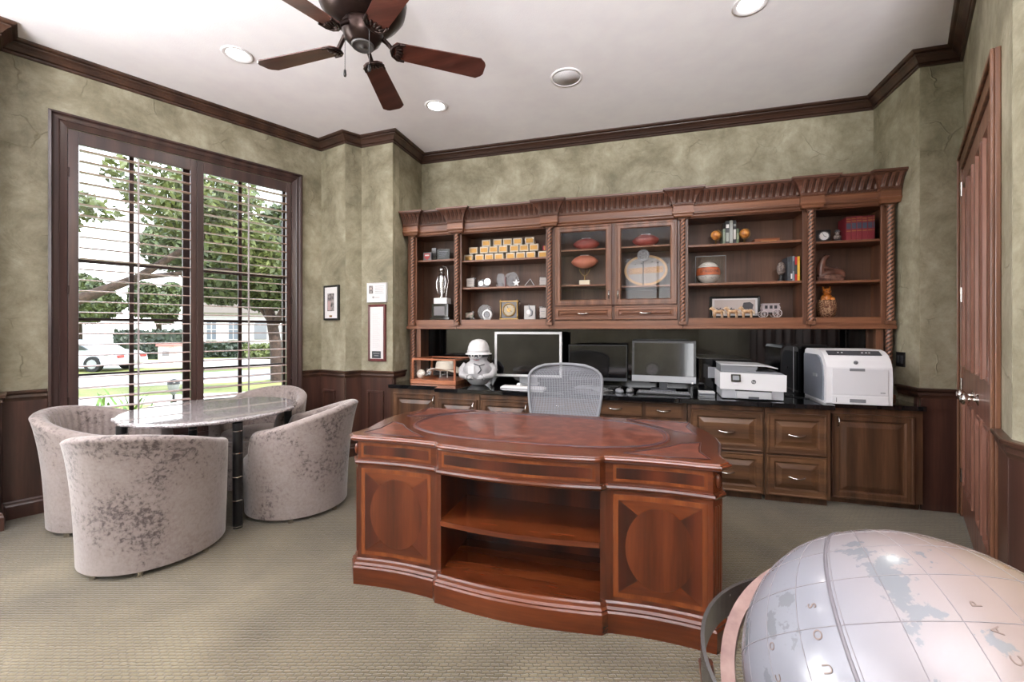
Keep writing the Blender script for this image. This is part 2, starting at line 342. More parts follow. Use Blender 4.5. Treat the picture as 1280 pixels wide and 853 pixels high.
SILVERMET = plain('bright_silver', srgb(200, 198, 198), .22, .95)

# ------------------------------------------------------------------ room shell
H = 3.415; RAIL = .91
A0 = (-4.30, 1.86); P1 = (-3.33, 3.91); P2 = (-2.94, 3.81); P3 = (-2.845, 3.955); P4 = (-2.445, 3.93); P5 = (-2.445, 4.55)
P6 = (2.05, 4.55); P7 = (2.05, 3.91); P8 = (2.31, 3.91); P9 = (1.446, 2.184); P10 = (1.446, -1.85); P11 = (-5.80, -1.85); P12 = (-4.10, 1.765)
ROOM = [A0, P1, P2, P3, P4, P5, P6, P7, P8, P9, P10, P11, P12]

def frame(P, Q):
    d = Vector((Q[0]-P[0], Q[1]-P[1])); return (P[0], P[1], 0), math.atan2(d.y, d.x), d.length
def wall(name, P, Q, holes=(), th=.12, trim=0, lead=0):
    loc, a, L = frame(P, Q); mb = MB(); L -= trim
    us = sorted({lead, L, *[h[0] for h in holes], *[h[1] for h in holes]})
    for u0, u1 in zip(us, us[1:]):
        hs = [h for h in holes if h[0] < (u0+u1)/2 < h[1]]
        if not hs: mb.box(u0, u1, 0, th, 0, H)
        for h in hs:
            if h[2] > 0: mb.box(u0, u1, 0, th, 0, h[2])
            mb.box(u0, u1, 0, th, h[3], H)
    return struct(name, mb, PLASTER, None, loc, a)
fl = MB(); fl.prism([(-6.2, -2.1), (2.8, -2.1), (2.8, 4.8), (-2.6, 4.8), (-3.45, 4.1), (-4.5, 1.95), (-6.2, -2.0)], -.06, 0)
struct('floor', fl, CARPET)
ce = MB(); ce.prism([(-6.2, -2.1), (2.8, -2.1), (2.8, 4.8), (-2.6, 4.8), (-3.45, 4.1), (-4.5, 1.95), (-6.2, -2.0)], H, H+.1)
struct('ceiling', ce, CEIL)
WU0, WU1, WZ0, WZ1 = .33, 1.95, .42, 2.88
wall('wall_left', A0, P1, [(WU0, WU1, WZ0, WZ1)])
wall('wall_corner_return', P1, P2, trim=.003); wall('wall_corner_side', P2, P3, lead=.003); wall('wall_column_left', P3, P4, trim=.003)
wall('wall_alcove_left', P4, P5, lead=.014); wall('wall_back', P5, P6); wall('wall_alcove_right', P6, P7, trim=.003); wall('wall_column_right', P7, P8, lead=.003)
DU0, DU1, DZ = .075, 1.565, 2.515
wall('wall_door', P8, P9, [(DU0, DU1, 0, DZ)], trim=.003)
wall('wall_right', P9, P10, lead=.003)
wall('wall_rear', P10, P11, [(.25, 1.65, 1.55, 3.0), (3.65, 6.35, 1.55, 3.0)])
wall('wall_left_near', P11, P12, [(1.0, 3.4, 1.0, 2.8)], trim=.003); wall('wall_left_return', P12, A0)
for k, (u, v) in enumerate(((.25, 1.65), (3.65, 6.35))):      # two unseen rear windows, added as openings for the fill lamps
    loc, a, L = frame(P10, P11); mb = MB(); c = (u+v)/2
    for (x0, x1, z0, z1) in ((u-.08, v+.08, 3.0, 3.1), (u-.08, v+.08, 1.45, 1.55), (u-.08, u, 1.55, 3.0), (v, v+.08, 1.55, 3.0), (c-.025, c+.025, 1.55, 3.0)): mb.box(x0, x1, -.03, .02, z0, z1)
    struct('window_%d' % (k+2), mb, CAS, None, loc, a)

loc, a, L = frame(P11, P12); mb = MB()
for (x0, x1, z0, z1) in ((.9, 3.5, 2.8, 2.9), (.9, 3.5, .93, 1.0), (.9, 1.0, 1.0, 2.8), (3.4, 3.5, 1.0, 2.8), (2.17, 2.23, 1.0, 2.8)): mb.box(x0, x1, -.03, .02, z0, z1)
struct('window_4', mb, CAS, None, loc, a)  # unseen side window, added to let in the fill light
# crown moulding all round the room
cp = [(-.004, H-.10), (.012, H-.10), (.017, H-.094), (.017, H-.086), (.010, H-.083), (.010, H-.078), (.022, H-.074), (.03, H-.062), (.044, H-.046), (.062, H-.034), (.062, H-.028), (.056, H-.027), (.058, H-.022), (.076, H-.019), (.086, H-.010), (.088, H+.004), (-.004, H+.004)]
mb = MB(); mb.sweep(cp, ROOM, closed=True); struct('trim_1', mb, CROWN)
# chair rail with wainscot below
rp = [(-.004, RAIL-.075), (.012, RAIL-.075), (.016, RAIL-.06), (.022, RAIL-.05), (.02, RAIL-.03), (.034, RAIL-.018), (.036, RAIL-.004), (.03, RAIL), (-.004, RAIL)]
def along(P, Q, u): d = Vector((Q[0]-P[0], Q[1]-P[1])).normalized(); return (P[0]+d.x*u, P[1]+d.y*u)
Lw = frame(A0, P1)[2]
runs = [[P11, P12, A0, along(A0, P1, .228)], [along(A0, P1, 2.052), P1, P2, P3, P4, (-2.445, 4.16)], [(2.05, 4.16), P7, P8, along(P8, P9, .01)], [along(P8, P9, 1.69), P9, P10]]
for k, r in enumerate(runs):
    mb = MB(); mb.sweep(rp, r); struct('trim_%d' % (k+2), mb, CROWN)
def wains(name, P, Q, u0, u1, panels=(), z0=.0):
    loc, a, L = frame(P, Q); mb = MB(); mb.box(u0, u1, -.012, 0, z0, RAIL-.05)
    for (a0, a1, b0, b1) in panels:
        for (x0, x1, c0, c1) in ((a0, a1, b1-.022, b1), (a0, a1, b0, b0+.022), (a0, a0+.022, b0+.022, b1-.022), (a1-.022, a1, b0+.022, b1-.022)):
            mb.box(x0, x1, -.03, -.012, c0, c1)
    return struct(name, mb, WAIN, None, loc, a, bev=.004)
wains('trim_6', P11, P12, 0, frame(P11, P12)[2], [(2.4, 3.2, .2, .74), (3.3, 3.85, .2, .74)])
wains('trim_7', P12, A0, 0, frame(P12, A0)[2])
wains('trim_8', A0, P1, 0, .232); wains('trim_9', A0, P1, 2.05, Lw)
wains('trim_10', P1, P2, 0, frame(P1, P2)[2], [(.06, .26, .18, .70)])
wains('trim_11', P2, P3, 0, frame(P2, P3)[2]); wains('trim_12', P3, P4, 0, frame(P3, P4)[2], [(.09, .30, .18, .70)])
wains('trim_13', P7, P8, 0, .26); wains('trim_14', P9, P10, 0, 4.03, [(.12, .7, .2, .76)])
wains('trim_15', P8, P9, 1.69, frame(P8, P9)[2])
wains('trim_16', P4, P5, 0, .05); wains('trim_17', P6, P7, .59, .64)
bp_ = [(-.002, 0), (.03, 0), (.03, .09), (.024, .10), (.022, .115), (.012, .125), (-.002, .125)]
for nm, r in (('baseboard_left', [P11, P12, A0, P1]), ('baseboard_column', [P1, P2, P3, P4]), ('baseboard_right', [P9, P10]), ('baseboard_rear', [P10, P11])):
    mb = MB(); mb.sweep(bp_, r); struct(nm, mb, WAIN)

# ------------------------------------------------------------------ main window with plantation shutters
wloc, wang, _ = frame(A0, P1)
win = bpy.data.objects.new('window_1', None); COL.objects.link(win); win.location = wloc; win.rotation_euler = (0, 0, wang); win['kind'] = 'structure'
O0, O1, OT, OB = .231, 2.05, 2.985, .32
mb = MB()
def casing(mb, x0, x1, z0, z1, steps):      # mitred picture-frame casing as stepped rings facing -y
    R = [[(x0+i, y, z0+i), (x1-i, y, z0+i), (x1-i, y, z1-i), (x0+i, y, z1-i)] for i, y in steps]
    mb.rings(R, 0, False, True, False, False)
casing(mb, O0, O1, OB, OT, [(0, 0), (0, -.045), (.016, -.052), (.022, -.04), (.03, -.034), (.05, -.03), (.055, -.034), (.062, -.028), (.085, -.02), (.099, -.016), (.099, .12)])
mb.build('window_casing', CAS, win)
mb = MB(); mb.box(WU0, WU1, .0, .12, WZ0-.02, WZ0); mb.build('window_sill', CAS, win)
SX = [(.333, 1.138), (1.14, 1.947)]
for k, (x0, x1) in enumerate(SX):
    mb = MB(); sl = .058 if k == 0 else .05; sr = .045
    mb.box(x0, x0+sl, -.012, .022, WZ0, WZ1); mb.box(x1-sr, x1, -.012, .022, WZ0, WZ1)
    mb.box(x0+sl, x1-sr, -.012, .022, WZ1-.10, WZ1); mb.box(x0+sl, x1-sr, -.012, .022, WZ0, WZ0+.10)
    sh = mb.build('shutter_panel', CAS, win, bev=.003)
    z0, z1 = WZ0+.10, WZ1-.10; n = 27; dz = (z1-z0)/n
    lv = MB()
    for i in range(n):
        z = z0+dz*(i+.5); a = math.radians(3); R = []
        for X in (x0+sl+.003, x1-sr-.003):
            R.append([(X, .005+.043*math.cos(t)*math.cos(a)-.0055*math.sin(t)*math.sin(a), z+.043*math.cos(t)*math.sin(a)+.0055*math.sin(t)*math.cos(a)) for t in [2*PI*j/10 for j in range(10)]])
        lv.rings(R, 0, True)
    lv.build('louvers', LOUV, sh)
    tr = MB(); xm = (x0+x1)/2+(.0 if k == 0 else .0); tr.box(xm-.006, xm+.006, -.052, -.042, z0+.03, z1-.02); tr.build('tilt_rod', CHROME if False else TILT, sh)
    if k == 0 or k == 1:
        hg = MB(); hx = x0+.002 if k == 0 else x1-.002
        for zz in (.8, 1.65, 2.55): hg.cyl((hx, -.018, zz-.035), (hx, -.018, zz+.035), .005, n=8)
        hg.build('hinge', BRONZE, sh)
fr = MB(); y0, y1 = .135, .175
for (x0, x1, z0, z1) in ((.30, .36, .40, 2.92), (1.92, 1.98, .40, 2.92), (1.065, 1.135, .40, 2.92), (.36, 1.065, 2.86, 2.92), (1.135, 1.92, 2.86, 2.92), (.36, 1.065, .40, .47), (1.135, 1.92, .40, .47)): fr.box(x0, x1, y0, y1, z0, z1)
for z in (.98, 1.43, 1.90):
    for (x0, x1) in ((.36, .70), (.73, 1.065), (1.135, 1.51), (1.54, 1.92)): fr.box(x0, x1, y0+.008, y1-.008, z-.013, z+.013)
for x in (.715, 1.525): fr.box(x-.016, x+.016, y0+.008, y1-.008, .47, 2.86)
fr.build('window_sash', SASH, win, bev=.003)
mb = MB(); mb.box(.36, 1.92, .152, .156, .47, 2.86); mb.build('glass_pane', PANE, win)

# ------------------------------------------------------------------ double doors on the right
dloc, dang, _ = frame(P8, P9)
cs = MB()
for (x0, x1, z0, z1, dd) in ((.012, .085, 0, 2.61, .02), (1.557, 1.68, 0, 2.61, .02), (.085, 1.557, 2.505, 2.61, .02)): cs.box(x0, x1, -dd, .0, z0, z1)
for (x0, x1, z0, z1) in ((.012, .034, 0, 2.61), (1.655, 1.68, 0, 2.61), (.034, 1.655, 2.585, 2.61)): cs.box(x0, x1, -.034, -.02, z0, z1)
for (x0, x1, z0, z1) in ((.072, .085, 0, 2.505), (1.557, 1.57, 0, 2.505)): cs.box(x0, x1, -.0, .12, z0, z1)
cs.box(.085, 1.557, 0, .12, 2.505, 2.518)
struct('trim_18', cs, HUT, None, dloc, dang, bev=.004)
for k, (x0, x1) in enumerate(((.088, .820), (.823, 1.554))):
    d = bpy.data.objects.new('door_%d' % (k+1), None); COL.objects.link(d); d.location = dloc; d.rotation_euler = (0, 0, dang); d['kind'] = 'structure'
    mb = MB(); yf = .0
    mb.box(x0, x1, yf+.006, yf+.04, .008, 2.50)
    st = .105
    for (a, b, c, e) in ((x0, x0+st, .008, 2.5), (x1-st, x1, .008, 2.5), (x0+st, x1-st, 2.36, 2.5), (x0+st, x1-st, .008, .24), (x0+st, x1-st, .86, 1.08), ((x0+x1)/2-.05, (x0+x1)/2+.05, .24, .86), ((x0+x1)/2-.05, (x0+x1)/2+.05, 1.08, 2.36)):
        mb.box(a, b, yf-.006, yf+.006, c, e)
    mb.build('door_leaf', DOORW, d, bev=.003)
    for (a, b) in ((x0+st, (x0+x1)/2-.05), ((x0+x1)/2+.05, x1-st)):
        for (c, e) in ((.24, .86), (1.08, 2.36)):
            q = MB(); q.relief(a, b, c, e, [(0, -.006), (.0, -.016), (.012, -.018), (.02, -.006), (.032, .004), (.042, .004), (.07, -.010)]); q.build('raised_panel', DOORW, d)
    kx = .70 if k == 0 else .935
    q = MB(); M = T(kx, 0, .945) @ RX(PI/2)
    q.lathe([(.0, 0), (.034, 0), (.034, .006), (.022, .012), (.012, .016), (.011, .036), (.02, .042), (.03, .052), (.033, .062), (.028, .074), (.014, .08), (.0, .081)], n=20); q.xf(M); q.build('door_knob', CHROME, d)
    hx = x0-.001 if k == 0 else x1+.001
    for zz in (.30, .95, 1.60, 2.36):
        q = MB(); q.cyl((hx, -.014, zz-.05), (hx, -.014, zz+.05), .008, n=10); q.build('hinge', CHROME, d)
# rail end block beside the door casing

# ------------------------------------------------------------------ garden outside the window
LAWN = mottled('sunny_lawn', [(.3, srgb(92, 104, 52)), (.5, srgb(126, 130, 70)), (.7, srgb(150, 146, 90))], .6, 8, .9, .3, 90)
CONC = mottled('pale_concrete', [(.3, srgb(176, 172, 168)), (.7, srgb(196, 192, 188))], 3, 4, .9)
BARK = mottled('tree_bark', [(.3, srgb(40, 29, 25)), (.7, srgb(76, 58, 50))], 14, 5, .9, .6, 40)
def leafm(name, a, b):
    m = mottled(name, [(.3, a), (.7, b)], 3, 3, .55); bs = m.node_tree.nodes['Principled BSDF']; bs.inputs['Subsurface Weight'].default_value = 0; return m
LEAF1 = leafm('oak_leaves', srgb(28, 40, 20), srgb(82, 94, 48)); LEAF2 = leafm('hedge_leaves', srgb(20, 32, 21), srgb(38, 54, 33)); LEAF3 = leafm('yellow_green_leaves', srgb(48, 60, 27), srgb(104, 112, 58)); LEAF4 = leafm('blade_leaves', srgb(76, 112, 40), srgb(122, 150, 70))
HOUSEW = mottled('white_stucco', [(.3, srgb(176, 172, 172)), (.7, srgb(192, 188, 188))], 2, 3, .9)
BRICKM = None
def brickmat():
    m, n, l, b = newmat('pale_brick'); t = n.new('ShaderNodeTexCoord'); br = n.new('ShaderNodeTexBrick'); mp = n.new('ShaderNodeMapping'); mp.inputs['Rotation'].default_value = (PI/2, 0, 0)
    br.inputs['Scale'].default_value = 1; br.inputs['Brick Width'].default_value = .2; br.inputs['Row Height'].default_value = .07; br.inputs['Mortar Size'].default_value = .012
    br.inputs['Color1'].default_value = srgb(206, 176, 168); br.inputs['Color2'].default_value = srgb(226, 204, 196); br.inputs['Mortar'].default_value = srgb(228, 222, 218)
    l.new(t.outputs['Object'], mp.inputs[0]); l.new(mp.outputs[0], br.inputs['Vector']); l.new(br.outputs[0], b.inputs['Base Color']); b.inputs['Roughness'].default_value = .9
    return m
BRICKM = brickmat()
CARP = plain('white_car_paint', srgb(190, 192, 198), .18, .1, coat=.6); CARG = plain('car_glass', srgb(40, 46, 54), .06, coat=.5); TIRE = plain('tire_rubber', srgb(26, 26, 28), .8)
G = -.45
# where the garden things stand on the ground: bearing and distance from the house
C16, S16 = math.cos(math.radians(16.2)), math.sin(math.radians(16.2))
def spot(px, D):
    X = (px-640)/530*D; return (C16*X-S16*D, S16*X+C16*D)
mb = MB(); mb.prism([(-70, -30), (-6.6, -30), (-6.6, -2.6), (-3.2, 4.9), (-3.2, 60), (-70, 60)], G-.1, G); struct('lawn', mb, LAWN)
def strip(name, pts, z=.012):
    m = MB(); m.prism(pts, G, G+z); struct(name, m, CONC)
strip('driveway', [spot(20, 12.2), spot(300, 14.5), spot(420, 17), spot(420, 21), spot(250, 17.5), spot(20, 15)])
strip('sidewalk', [spot(60, 9.6), spot(420, 11.3), spot(420, 13.0), spot(60, 10.7)])
strip('street', [spot(-40, 19), spot(240, 20), spot(420, 24), spot(420, 31), spot(240, 25), spot(-40, 24)], .008)
def leaves(mb, c, r, n, s, rnd, m=0, shell=.55):
    for _ in range(n):
        while True:
            p = Vector((rnd.uniform(-1, 1), rnd.uniform(-1, 1), rnd.uniform(-1, 1)))
            if shell < p.length < 1: break
        q = Vector((c[0]+p.x*r[0], c[1]+p.y*r[1], c[2]+p.z*r[2]))
        a = Vector((rnd.gauss(0, 1), rnd.gauss(0, 1), rnd.gauss(0, 1))).normalized(); b = a.orthogonal().normalized(); ss = s*rnd.uniform(.6, 1.3)
        mb.add([q-a*ss, q+b*ss*.45, q+a*ss, q-b*ss*.45], [(0, 1, 2, 3)], m)
def tree(label, base, blobs, trunk, leafmat, n, s, seed, name='shade_tree'):
    rnd = random.Random(seed); t = thing(name, label, 'tree', (base[0], base[1], G))
    tb = MB()
    for path, r in trunk: tb.tube([(p[0], p[1], p[2]) for p in path], r, 8)
    tb.build('trunk', BARK, t)
    f = MB()
    for (c, r, k) in blobs:
        for _ in range(7):
            cc = (c[0]+rnd.uniform(-.5, .5)*r[0], c[1]+rnd.uniform(-.5, .5)*r[1], c[2]+rnd.uniform(-.4, .4)*r[2])
            leaves(f, cc, (r[0]*.55, r[1]*.55, r[2]*.5), int(n*k/6), s, rnd, 0, .3)
    f.build('foliage', leafmat, t)
    return t
bx, by = spot(345, 15)
tree('tall oak with a leaning reddish trunk seen through the right shutter', (bx, by), [((-1.2, -.3, 4.4), (2.9, 2.0, 2.0), 2.6), ((.7, .4, 4.9), (2.2, 2, 1.8), 1.8), ((-2.2, -.6, 3.2), (1.4, 1.0, .8), .8), ((-.2, .2, 3.0), (1.6, 1.2, .6), .5)],
     [([(.1, 0, 0), (0, 0, 1.2), (-.2, 0, 2.2), (-.7, 0, 3.4), (-1.4, 0, 4.6)], [.24, .19, .17, .12, .05]), ([(-.1, 0, 1.9), (.5, .2, 3), (.9, .3, 4.6)], [.14, .1, .04]), ([(-.15, 0, 2.0), (-.9, .1, 2.7), (-1.9, .1, 3.3)], [.1, .08, .03])], LEAF1, 7500, .115, 3)
bx, by = spot(30, 9)
tree('near oak whose bare branch crosses the left shutter', (bx, by), [((2.3, 1.6, 4.9), (1.9, 1.7, .9), .6), ((3.0, 2.9, 4.0), (1.1, 1.1, 1.0), .8), ((.9, .2, 4.3), (.9, .8, .5), .15)],
     [([(0, 0, 0), (0, .1, 1.4), (.3, .4, 2.3), (1.3, 1.3, 3.0), (2.2, 2.1, 4.0), (2.8, 2.8, 5.0)], [.22, .18, .14, .09, .07, .03]), ([(1.3, 1.3, 3.0), (2.2, 2.4, 3.3), (3.0, 3.3, 3.4)], [.06, .05, .02])], LEAF3, 3600, .10, 5)
for px, D, w, h, lab, sd in ((98, 33, 3.5, 5.6, 'broad dark green tree behind the white car', 11), (198, 37, 2.3, 5.4, 'dark green tree behind the brick mailbox pillar', 12), (290, 64, 6.0, 9.5, 'tall light green tree rising behind the white house', 13)):
    bx, by = spot(px, D)
    tree(lab, (bx, by), [((0, 0, h*.75), (w, w*.7, h*.42), 1.3)], [([(0, 0, 0), (.1, 0, h*.5)], [.3, .16]), ([(.1, 0, h*.3), (-w*.4, 0, h*.8)], [.15, .05])], LEAF3 if sd == 13 else LEAF1, 6000, .23, sd)
# hedges
for px0, px1, D, h, lab, sd in ((150, 238, 26, 1.75, 'long dark clipped hedge beyond the street on the left', 21), (256, 305, 27.5, .95, 'low dark green hedge in front of the white house', 22), (306, 350, 26, .85, 'low yellow green bush row under the leaning oak', 23)):
    a = Vector(spot(px0, D)); b = Vector(spot(px1, D)); mid = (a+b)/2; L = (b-a).length; rnd = random.Random(sd); f = MB()
    for i in range(1500):
        p = Vector((rnd.uniform(-L/2, L/2), rnd.uniform(-.6, .6), rnd.uniform(0, h))); q = Vector((rnd.gauss(0, 1), rnd.gauss(0, 1), rnd.gauss(0, 1))).normalized(); o = q.orthogonal().normalized()
        f.add([p-q*.17, p+o*.09, p+q*.17, p-o*.09], [(0, 1, 2, 3)])
    f.box(-L/2, L/2, -.45, .45, 0, h*.9)
    solo('hedge', f, LEAF3 if sd == 23 else LEAF2, lab, 'hedge', (mid.x, mid.y, G), math.atan2(b.y-a.y, b.x-a.x))
# white house across the street
a = Vector(spot(244, 33)); b = Vector(spot(372, 36)); hs = thing('white_house', 'white stucco house across the street behind the low hedges', 'house', (a.x, a.y, G), math.atan2(b.y-a.y, b.x-a.x)); L = (b-a).length
mb = MB(); mb.box(0, L, 0, 6, 0, 3.1); mb.build('wall', HOUSEW, hs)
mb = MB(); mb.plate([(-.4, 3.1), (L+.4, 3.1), (L-1.5, 4.9), (1.5, 4.9)], -.4, 6.4); mb.build('roof', plain('grey_shingle', srgb(120, 112, 110), .9), hs)
for x in (.75, 2.2):
    w_ = MB(); w_.box(x, x+.62, -.05, .0, .95, 2.6); wo = w_.build('window', plain('house_window', srgb(96, 102, 112), .2), hs)
    g_ = MB()
    for zz in (.95, 1.75, 2.55): g_.box(x-.05, x+.67, -.08, -.05, zz, zz+.05)
    for xx in (x-.05, x+.62, x+.285): g_.box(xx, xx+.05, -.08, -.05, .95, 2.6)
    g_.build('grille', HOUSEW, wo)
w_ = MB(); w_.plate([(4.4+.45*math.cos(t), 2.1+.45*math.sin(t)) for t in [PI*i/10 for i in range(11)]]+[(3.95, 1.0), (4.85, 1.0)], -.05, 0); w_.build('window', plain('arch_window', srgb(110, 112, 118), .2), hs)
# brick mailbox pillar
px_, py_ = spot(215.5, 20.5)
mp = thing('mailbox_pillar', 'pale brick mailbox pillar at the street edge right of the car', 'mailbox', (px_, py_, G), math.radians(16))
mb = MB(); mb.box(-.38, .38, -.38, .38, 0, 1.0); mb.build('brick_body', BRICKM, mp)
mb = MB(); mb.box(-.44, .44, -.44, .44, 1.0, 1.1); mb.build('brick_cap', plain('red_brick', srgb(176, 112, 104), .9), mp)
mb = MB(); mb.box(-.16, .16, -.40, -.38, .55, .78); mb.build('mail_door', plain('mail_metal', srgb(150, 146, 146), .4, .6), mp)
# parked white car
cx_, cy_ = spot(95, 18.6)
car = thing('parked_car', 'white car parked on the driveway at lower left of the window', 'car', (cx_, cy_, G), math.radians(20))
sil = [(-2.3, .3), (-2.32, .62), (-2.1, .8), (-1.6, .92), (-1.0, 1.22), (-.3, 1.36), (.5, 1.34), (1.1, 1.16), (1.5, .92), (2.0, .84), (2.3, .7), (2.36, .45), (2.3, .28)]
mb = MB(); R = []
for y, f in ((-.9, .92), (-.86, .985), (-.6, 1), (.6, 1), (.86, .985), (.9, .92)): R.append([(x*(1-(1-f)*.3), y*(1 if z < .85 else .8), .28+(z-.28)*(f if z > .5 else 1)) for x, z in sil])
mb.rings(R, 0, False); mb.build('body', CARP, car, bev=.03)
for s_ in (-1, 1):
    g = MB(); y = s_*.80; g.plate([(-1.35, .93), (-.85, 1.2), (-.25, 1.29), (-.2, .93)], y-.03, y+.03); g.plate([(-.1, .93), (-.12, 1.29), (.45, 1.27), (.95, 1.1), (1.2, .93)], y-.03, y+.03); g.build('side_window', CARG, car)
    for x in (-1.45, 1.45):
        q = MB(); q.cyl((x, s_*.93, .33), (x, s_*.72, .33), .33, n=24); wo = q.build('wheel', TIRE, car)
        q = MB(); q.cyl((x, s_*.94, .33), (x, s_*.93, .33), .2, n=10); q.build('rim', SILVER, wo)
TAIL = plain('tail_light', srgb(150, 60, 56), .2)
for y in (-.75, .45): q = MB(); q.box(2.28, 2.37, y, y+.3, .58, .70); q.build('tail_light', TAIL, car)
# spiky plant and path light close to the window
rnd = random.Random(31); x_, y_ = spot(138, 5.6)
pl = MB()
for i in range(46):
    a = rnd.uniform(0, 2*PI); h = rnd.uniform(.6, 1.5); o = rnd.uniform(.15, .6); x0, y0 = rnd.uniform(-.45, .45), rnd.uniform(-.3, .3); w_ = rnd.uniform(.022, .04); vs = []
    for t in (0, .3, .6, .85, 1):
        p = Vector((x0+math.cos(a)*o*t**1.6, y0+math.sin(a)*o*t**1.6, h*(t-.28*t**3))); ww = w_*(1-abs(t-.45)*1.5) if t < 1 else .001; sd = Vector((-math.sin(a), math.cos(a), 0))*max(ww, .001); vs += [p-sd, p+Vector((0, 0, -.004)), p+sd]
    pl.add(vs, [(k*3+j, k*3+j+1, k*3+j+4, k*3+j+3) for k in range(4) for j in (0, 1)])
solo('blade_leaf_plant', pl, LEAF4, 'bright green plant with blade leaves just outside the left shutter', 'plant', (x_, y_, G))
x_, y_ = spot(217, 6.6)
sl_ = thing('path_light', 'small black and silver garden path light outside the window', 'garden light', (x_, y_, G))
q = MB(); q.cyl((0, 0, 0), (0, 0, .78), .018, n=10); q.cyl((0, 0, .62), (0, 0, .70), .04, n=12); q.build('stake', BLACK, sl_)
q = MB(); q.lathe([(.02, .78), (.05, .82), (.075, .90), (.08, .95)], n=16); q.build('lamp_body', SILVER, sl_)
q = MB(); q.lathe([(.085, .95), (.08, .985), (.04, 1.02), (.002, 1.03)], n=16); q.build('cap', BLACK, sl_)
# stone coping and bed edge of the house wall

# ------------------------------------------------------------------ built-in: base cabinets, worktop, backsplash
FR, FE = 3.75, 3.86           # fronts of the middle run and of the two end cabinets
def pull(x, z, y, L=.105, parent=None, vert=False):
    q = MB(); P = []
    for i in range(11):
        t = i/10; s_ = -L/2+L*t; P.append((x+s_, y-.006-.022*math.sin(PI*t)**.6, z-.006*math.sin(PI*t)) if not vert else (x, y-.006-.022*math.sin(PI*t)**.6, z+s_))
    q.tube(P, [.0085, .007, .006, .006, .0065, .008, .0065, .006, .006, .007, .0085], 8)
    for e in (P[0], P[-1]): q.ell((e[0], y-.006, e[2]), (.008, .008, .008), 8, 6)
    return q.build('bar_pull', CHROME, parent)
RP = [(0, .0), (0, -.018), (.004, -.022), (.012, -.022), (.018, -.018), (.048, -.018), (.054, -.012), (.058, -.004), (.066, -.004), (.10, -.016), (.104, -.016)]
RPS = [(0, .0), (0, -.018), (.004, -.022), (.010, -.022), (.014, -.018), (.034, -.018), (.038, -.012), (.042, -.004), (.048, -.004), (.066, -.014), (.068, -.014)]
def front(mb, x0, x1, z0, z1, y, rg=RP, m=0): mb.relief(x0, x1, z0, z1, [(i, y+d) for i, d in rg], m)
def cabinet(name, label, x0, x1, yf, fronts, cat='cabinet', toe=.05, group=None):
    c = thing(name, label, cat, ((x0+x1)/2, yf, 0), 0, group); ox = (x0+x1)/2
    b = MB(); b.box(x0-ox, x1-ox, .0, 4.54-yf, toe, .748); b.box(x0-ox+.01, x1-ox-.01, .035, 4.5-yf, 0, toe); b.build('body', BASEW, c, bev=.002)
    for kind, a, e, z0, z1, hz in fronts:
        f = MB(); small = z1-z0 < .16
        front(f, a-ox, e-ox, z0, z1, .0, [(0, 0), (0, -.014), (.004, -.018), (.008, -.018)] if z1-z0 < .06 else RPS if small else RP)
        d = f.build(kind, BASEX if kind == 'drawer' else BASEW, c)
        if hz == 'c': pull(((a+e)/2)-ox, (z0+z1)/2-.004, -.018, .105, d)
        elif hz: pull(hz-ox, z1-.06, -.02, .07, d, True)
    return c
cabinet('base_cabinet', 'left end base cabinet with one raised panel door beside the plaster column', -2.43, -1.872, FE, [('door', -2.392, -1.895, .06, .70, -1.925)])
cabinet('base_cabinet', 'base cabinet with narrow door below the white helmeted figurine', -1.868, -1.405, FR, [('door', -1.835, -1.43, .06, .685, -1.46)])
cabinet('base_cabinet', 'base cabinet left of the kneehole half hidden by the desk', -1.402, -.885, FR, [('drawer_rail', -1.392, -.905, .70, .742, None), ('door', -1.392, -.905, .06, .69, -.95)])
cabinet('drawer_cabinet', 'two drawer cabinet right of the kneehole behind the desk corner', .415, .975, FR, [('drawer_rail', .44, .96, .708, .744, None), ('drawer', .436, .962, .385, .70, 'c'), ('drawer', .436, .962, .062, .375, 'c')])
cabinet('drawer_cabinet', 'two drawer cabinet next to the large single door', .978, 1.418, FR, [('drawer', .99, 1.39, .385, .70, 'c'), ('drawer', .99, 1.39, .062, .375, 'c')])
cabinet('base_cabinet', 'right end base cabinet with one large raised panel door below the laser printer', 1.422, 2.045, FE, [('door', 1.46, 1.985, .05, .70, 1.50)])
# kneehole apron with three shallow drawers
kn = thing('kneehole_apron', 'shallow drawer apron over the kneehole in the middle of the built-in', 'drawer unit', (-.23, FR+.03, .58))
b = MB(); b.box(-.652, .642, .0, .5, 0, .168); b.build('body', BASEW, kn, bev=.002)
for (a, e) in ((-.64, -.18), (-.155, .285), (.312, .605)):
    f = MB(); f.relief(a, e, .03, .148, [(0, 0), (0, -.014), (.004, -.018), (.02, -.018)]); d = f.build('drawer', BASEX, kn); pull((a+e)/2, .092, -.018, .10, d)
# worktop: one slab with the middle run standing forward
w_ = MB(); w_.prism([(-2.44, 4.54), (-2.44, 3.83), (-1.87, 3.82), (-1.855, 3.705), (1.425, 3.685), (1.44, 3.815), (2.045, 3.815), (2.045, 4.54)], .75, .785)
solo('black_worktop', w_, BLACKG, 'long polished black granite worktop on the base cabinets', 'worktop', bev=.004)
b = MB(); b.box(-2.36, 2.0, 4.525, 4.545, .786, 1.352); solo('black_backsplash', b, BLACKGL, 'glossy black backsplash panel between the worktop and the hutch', 'backsplash')

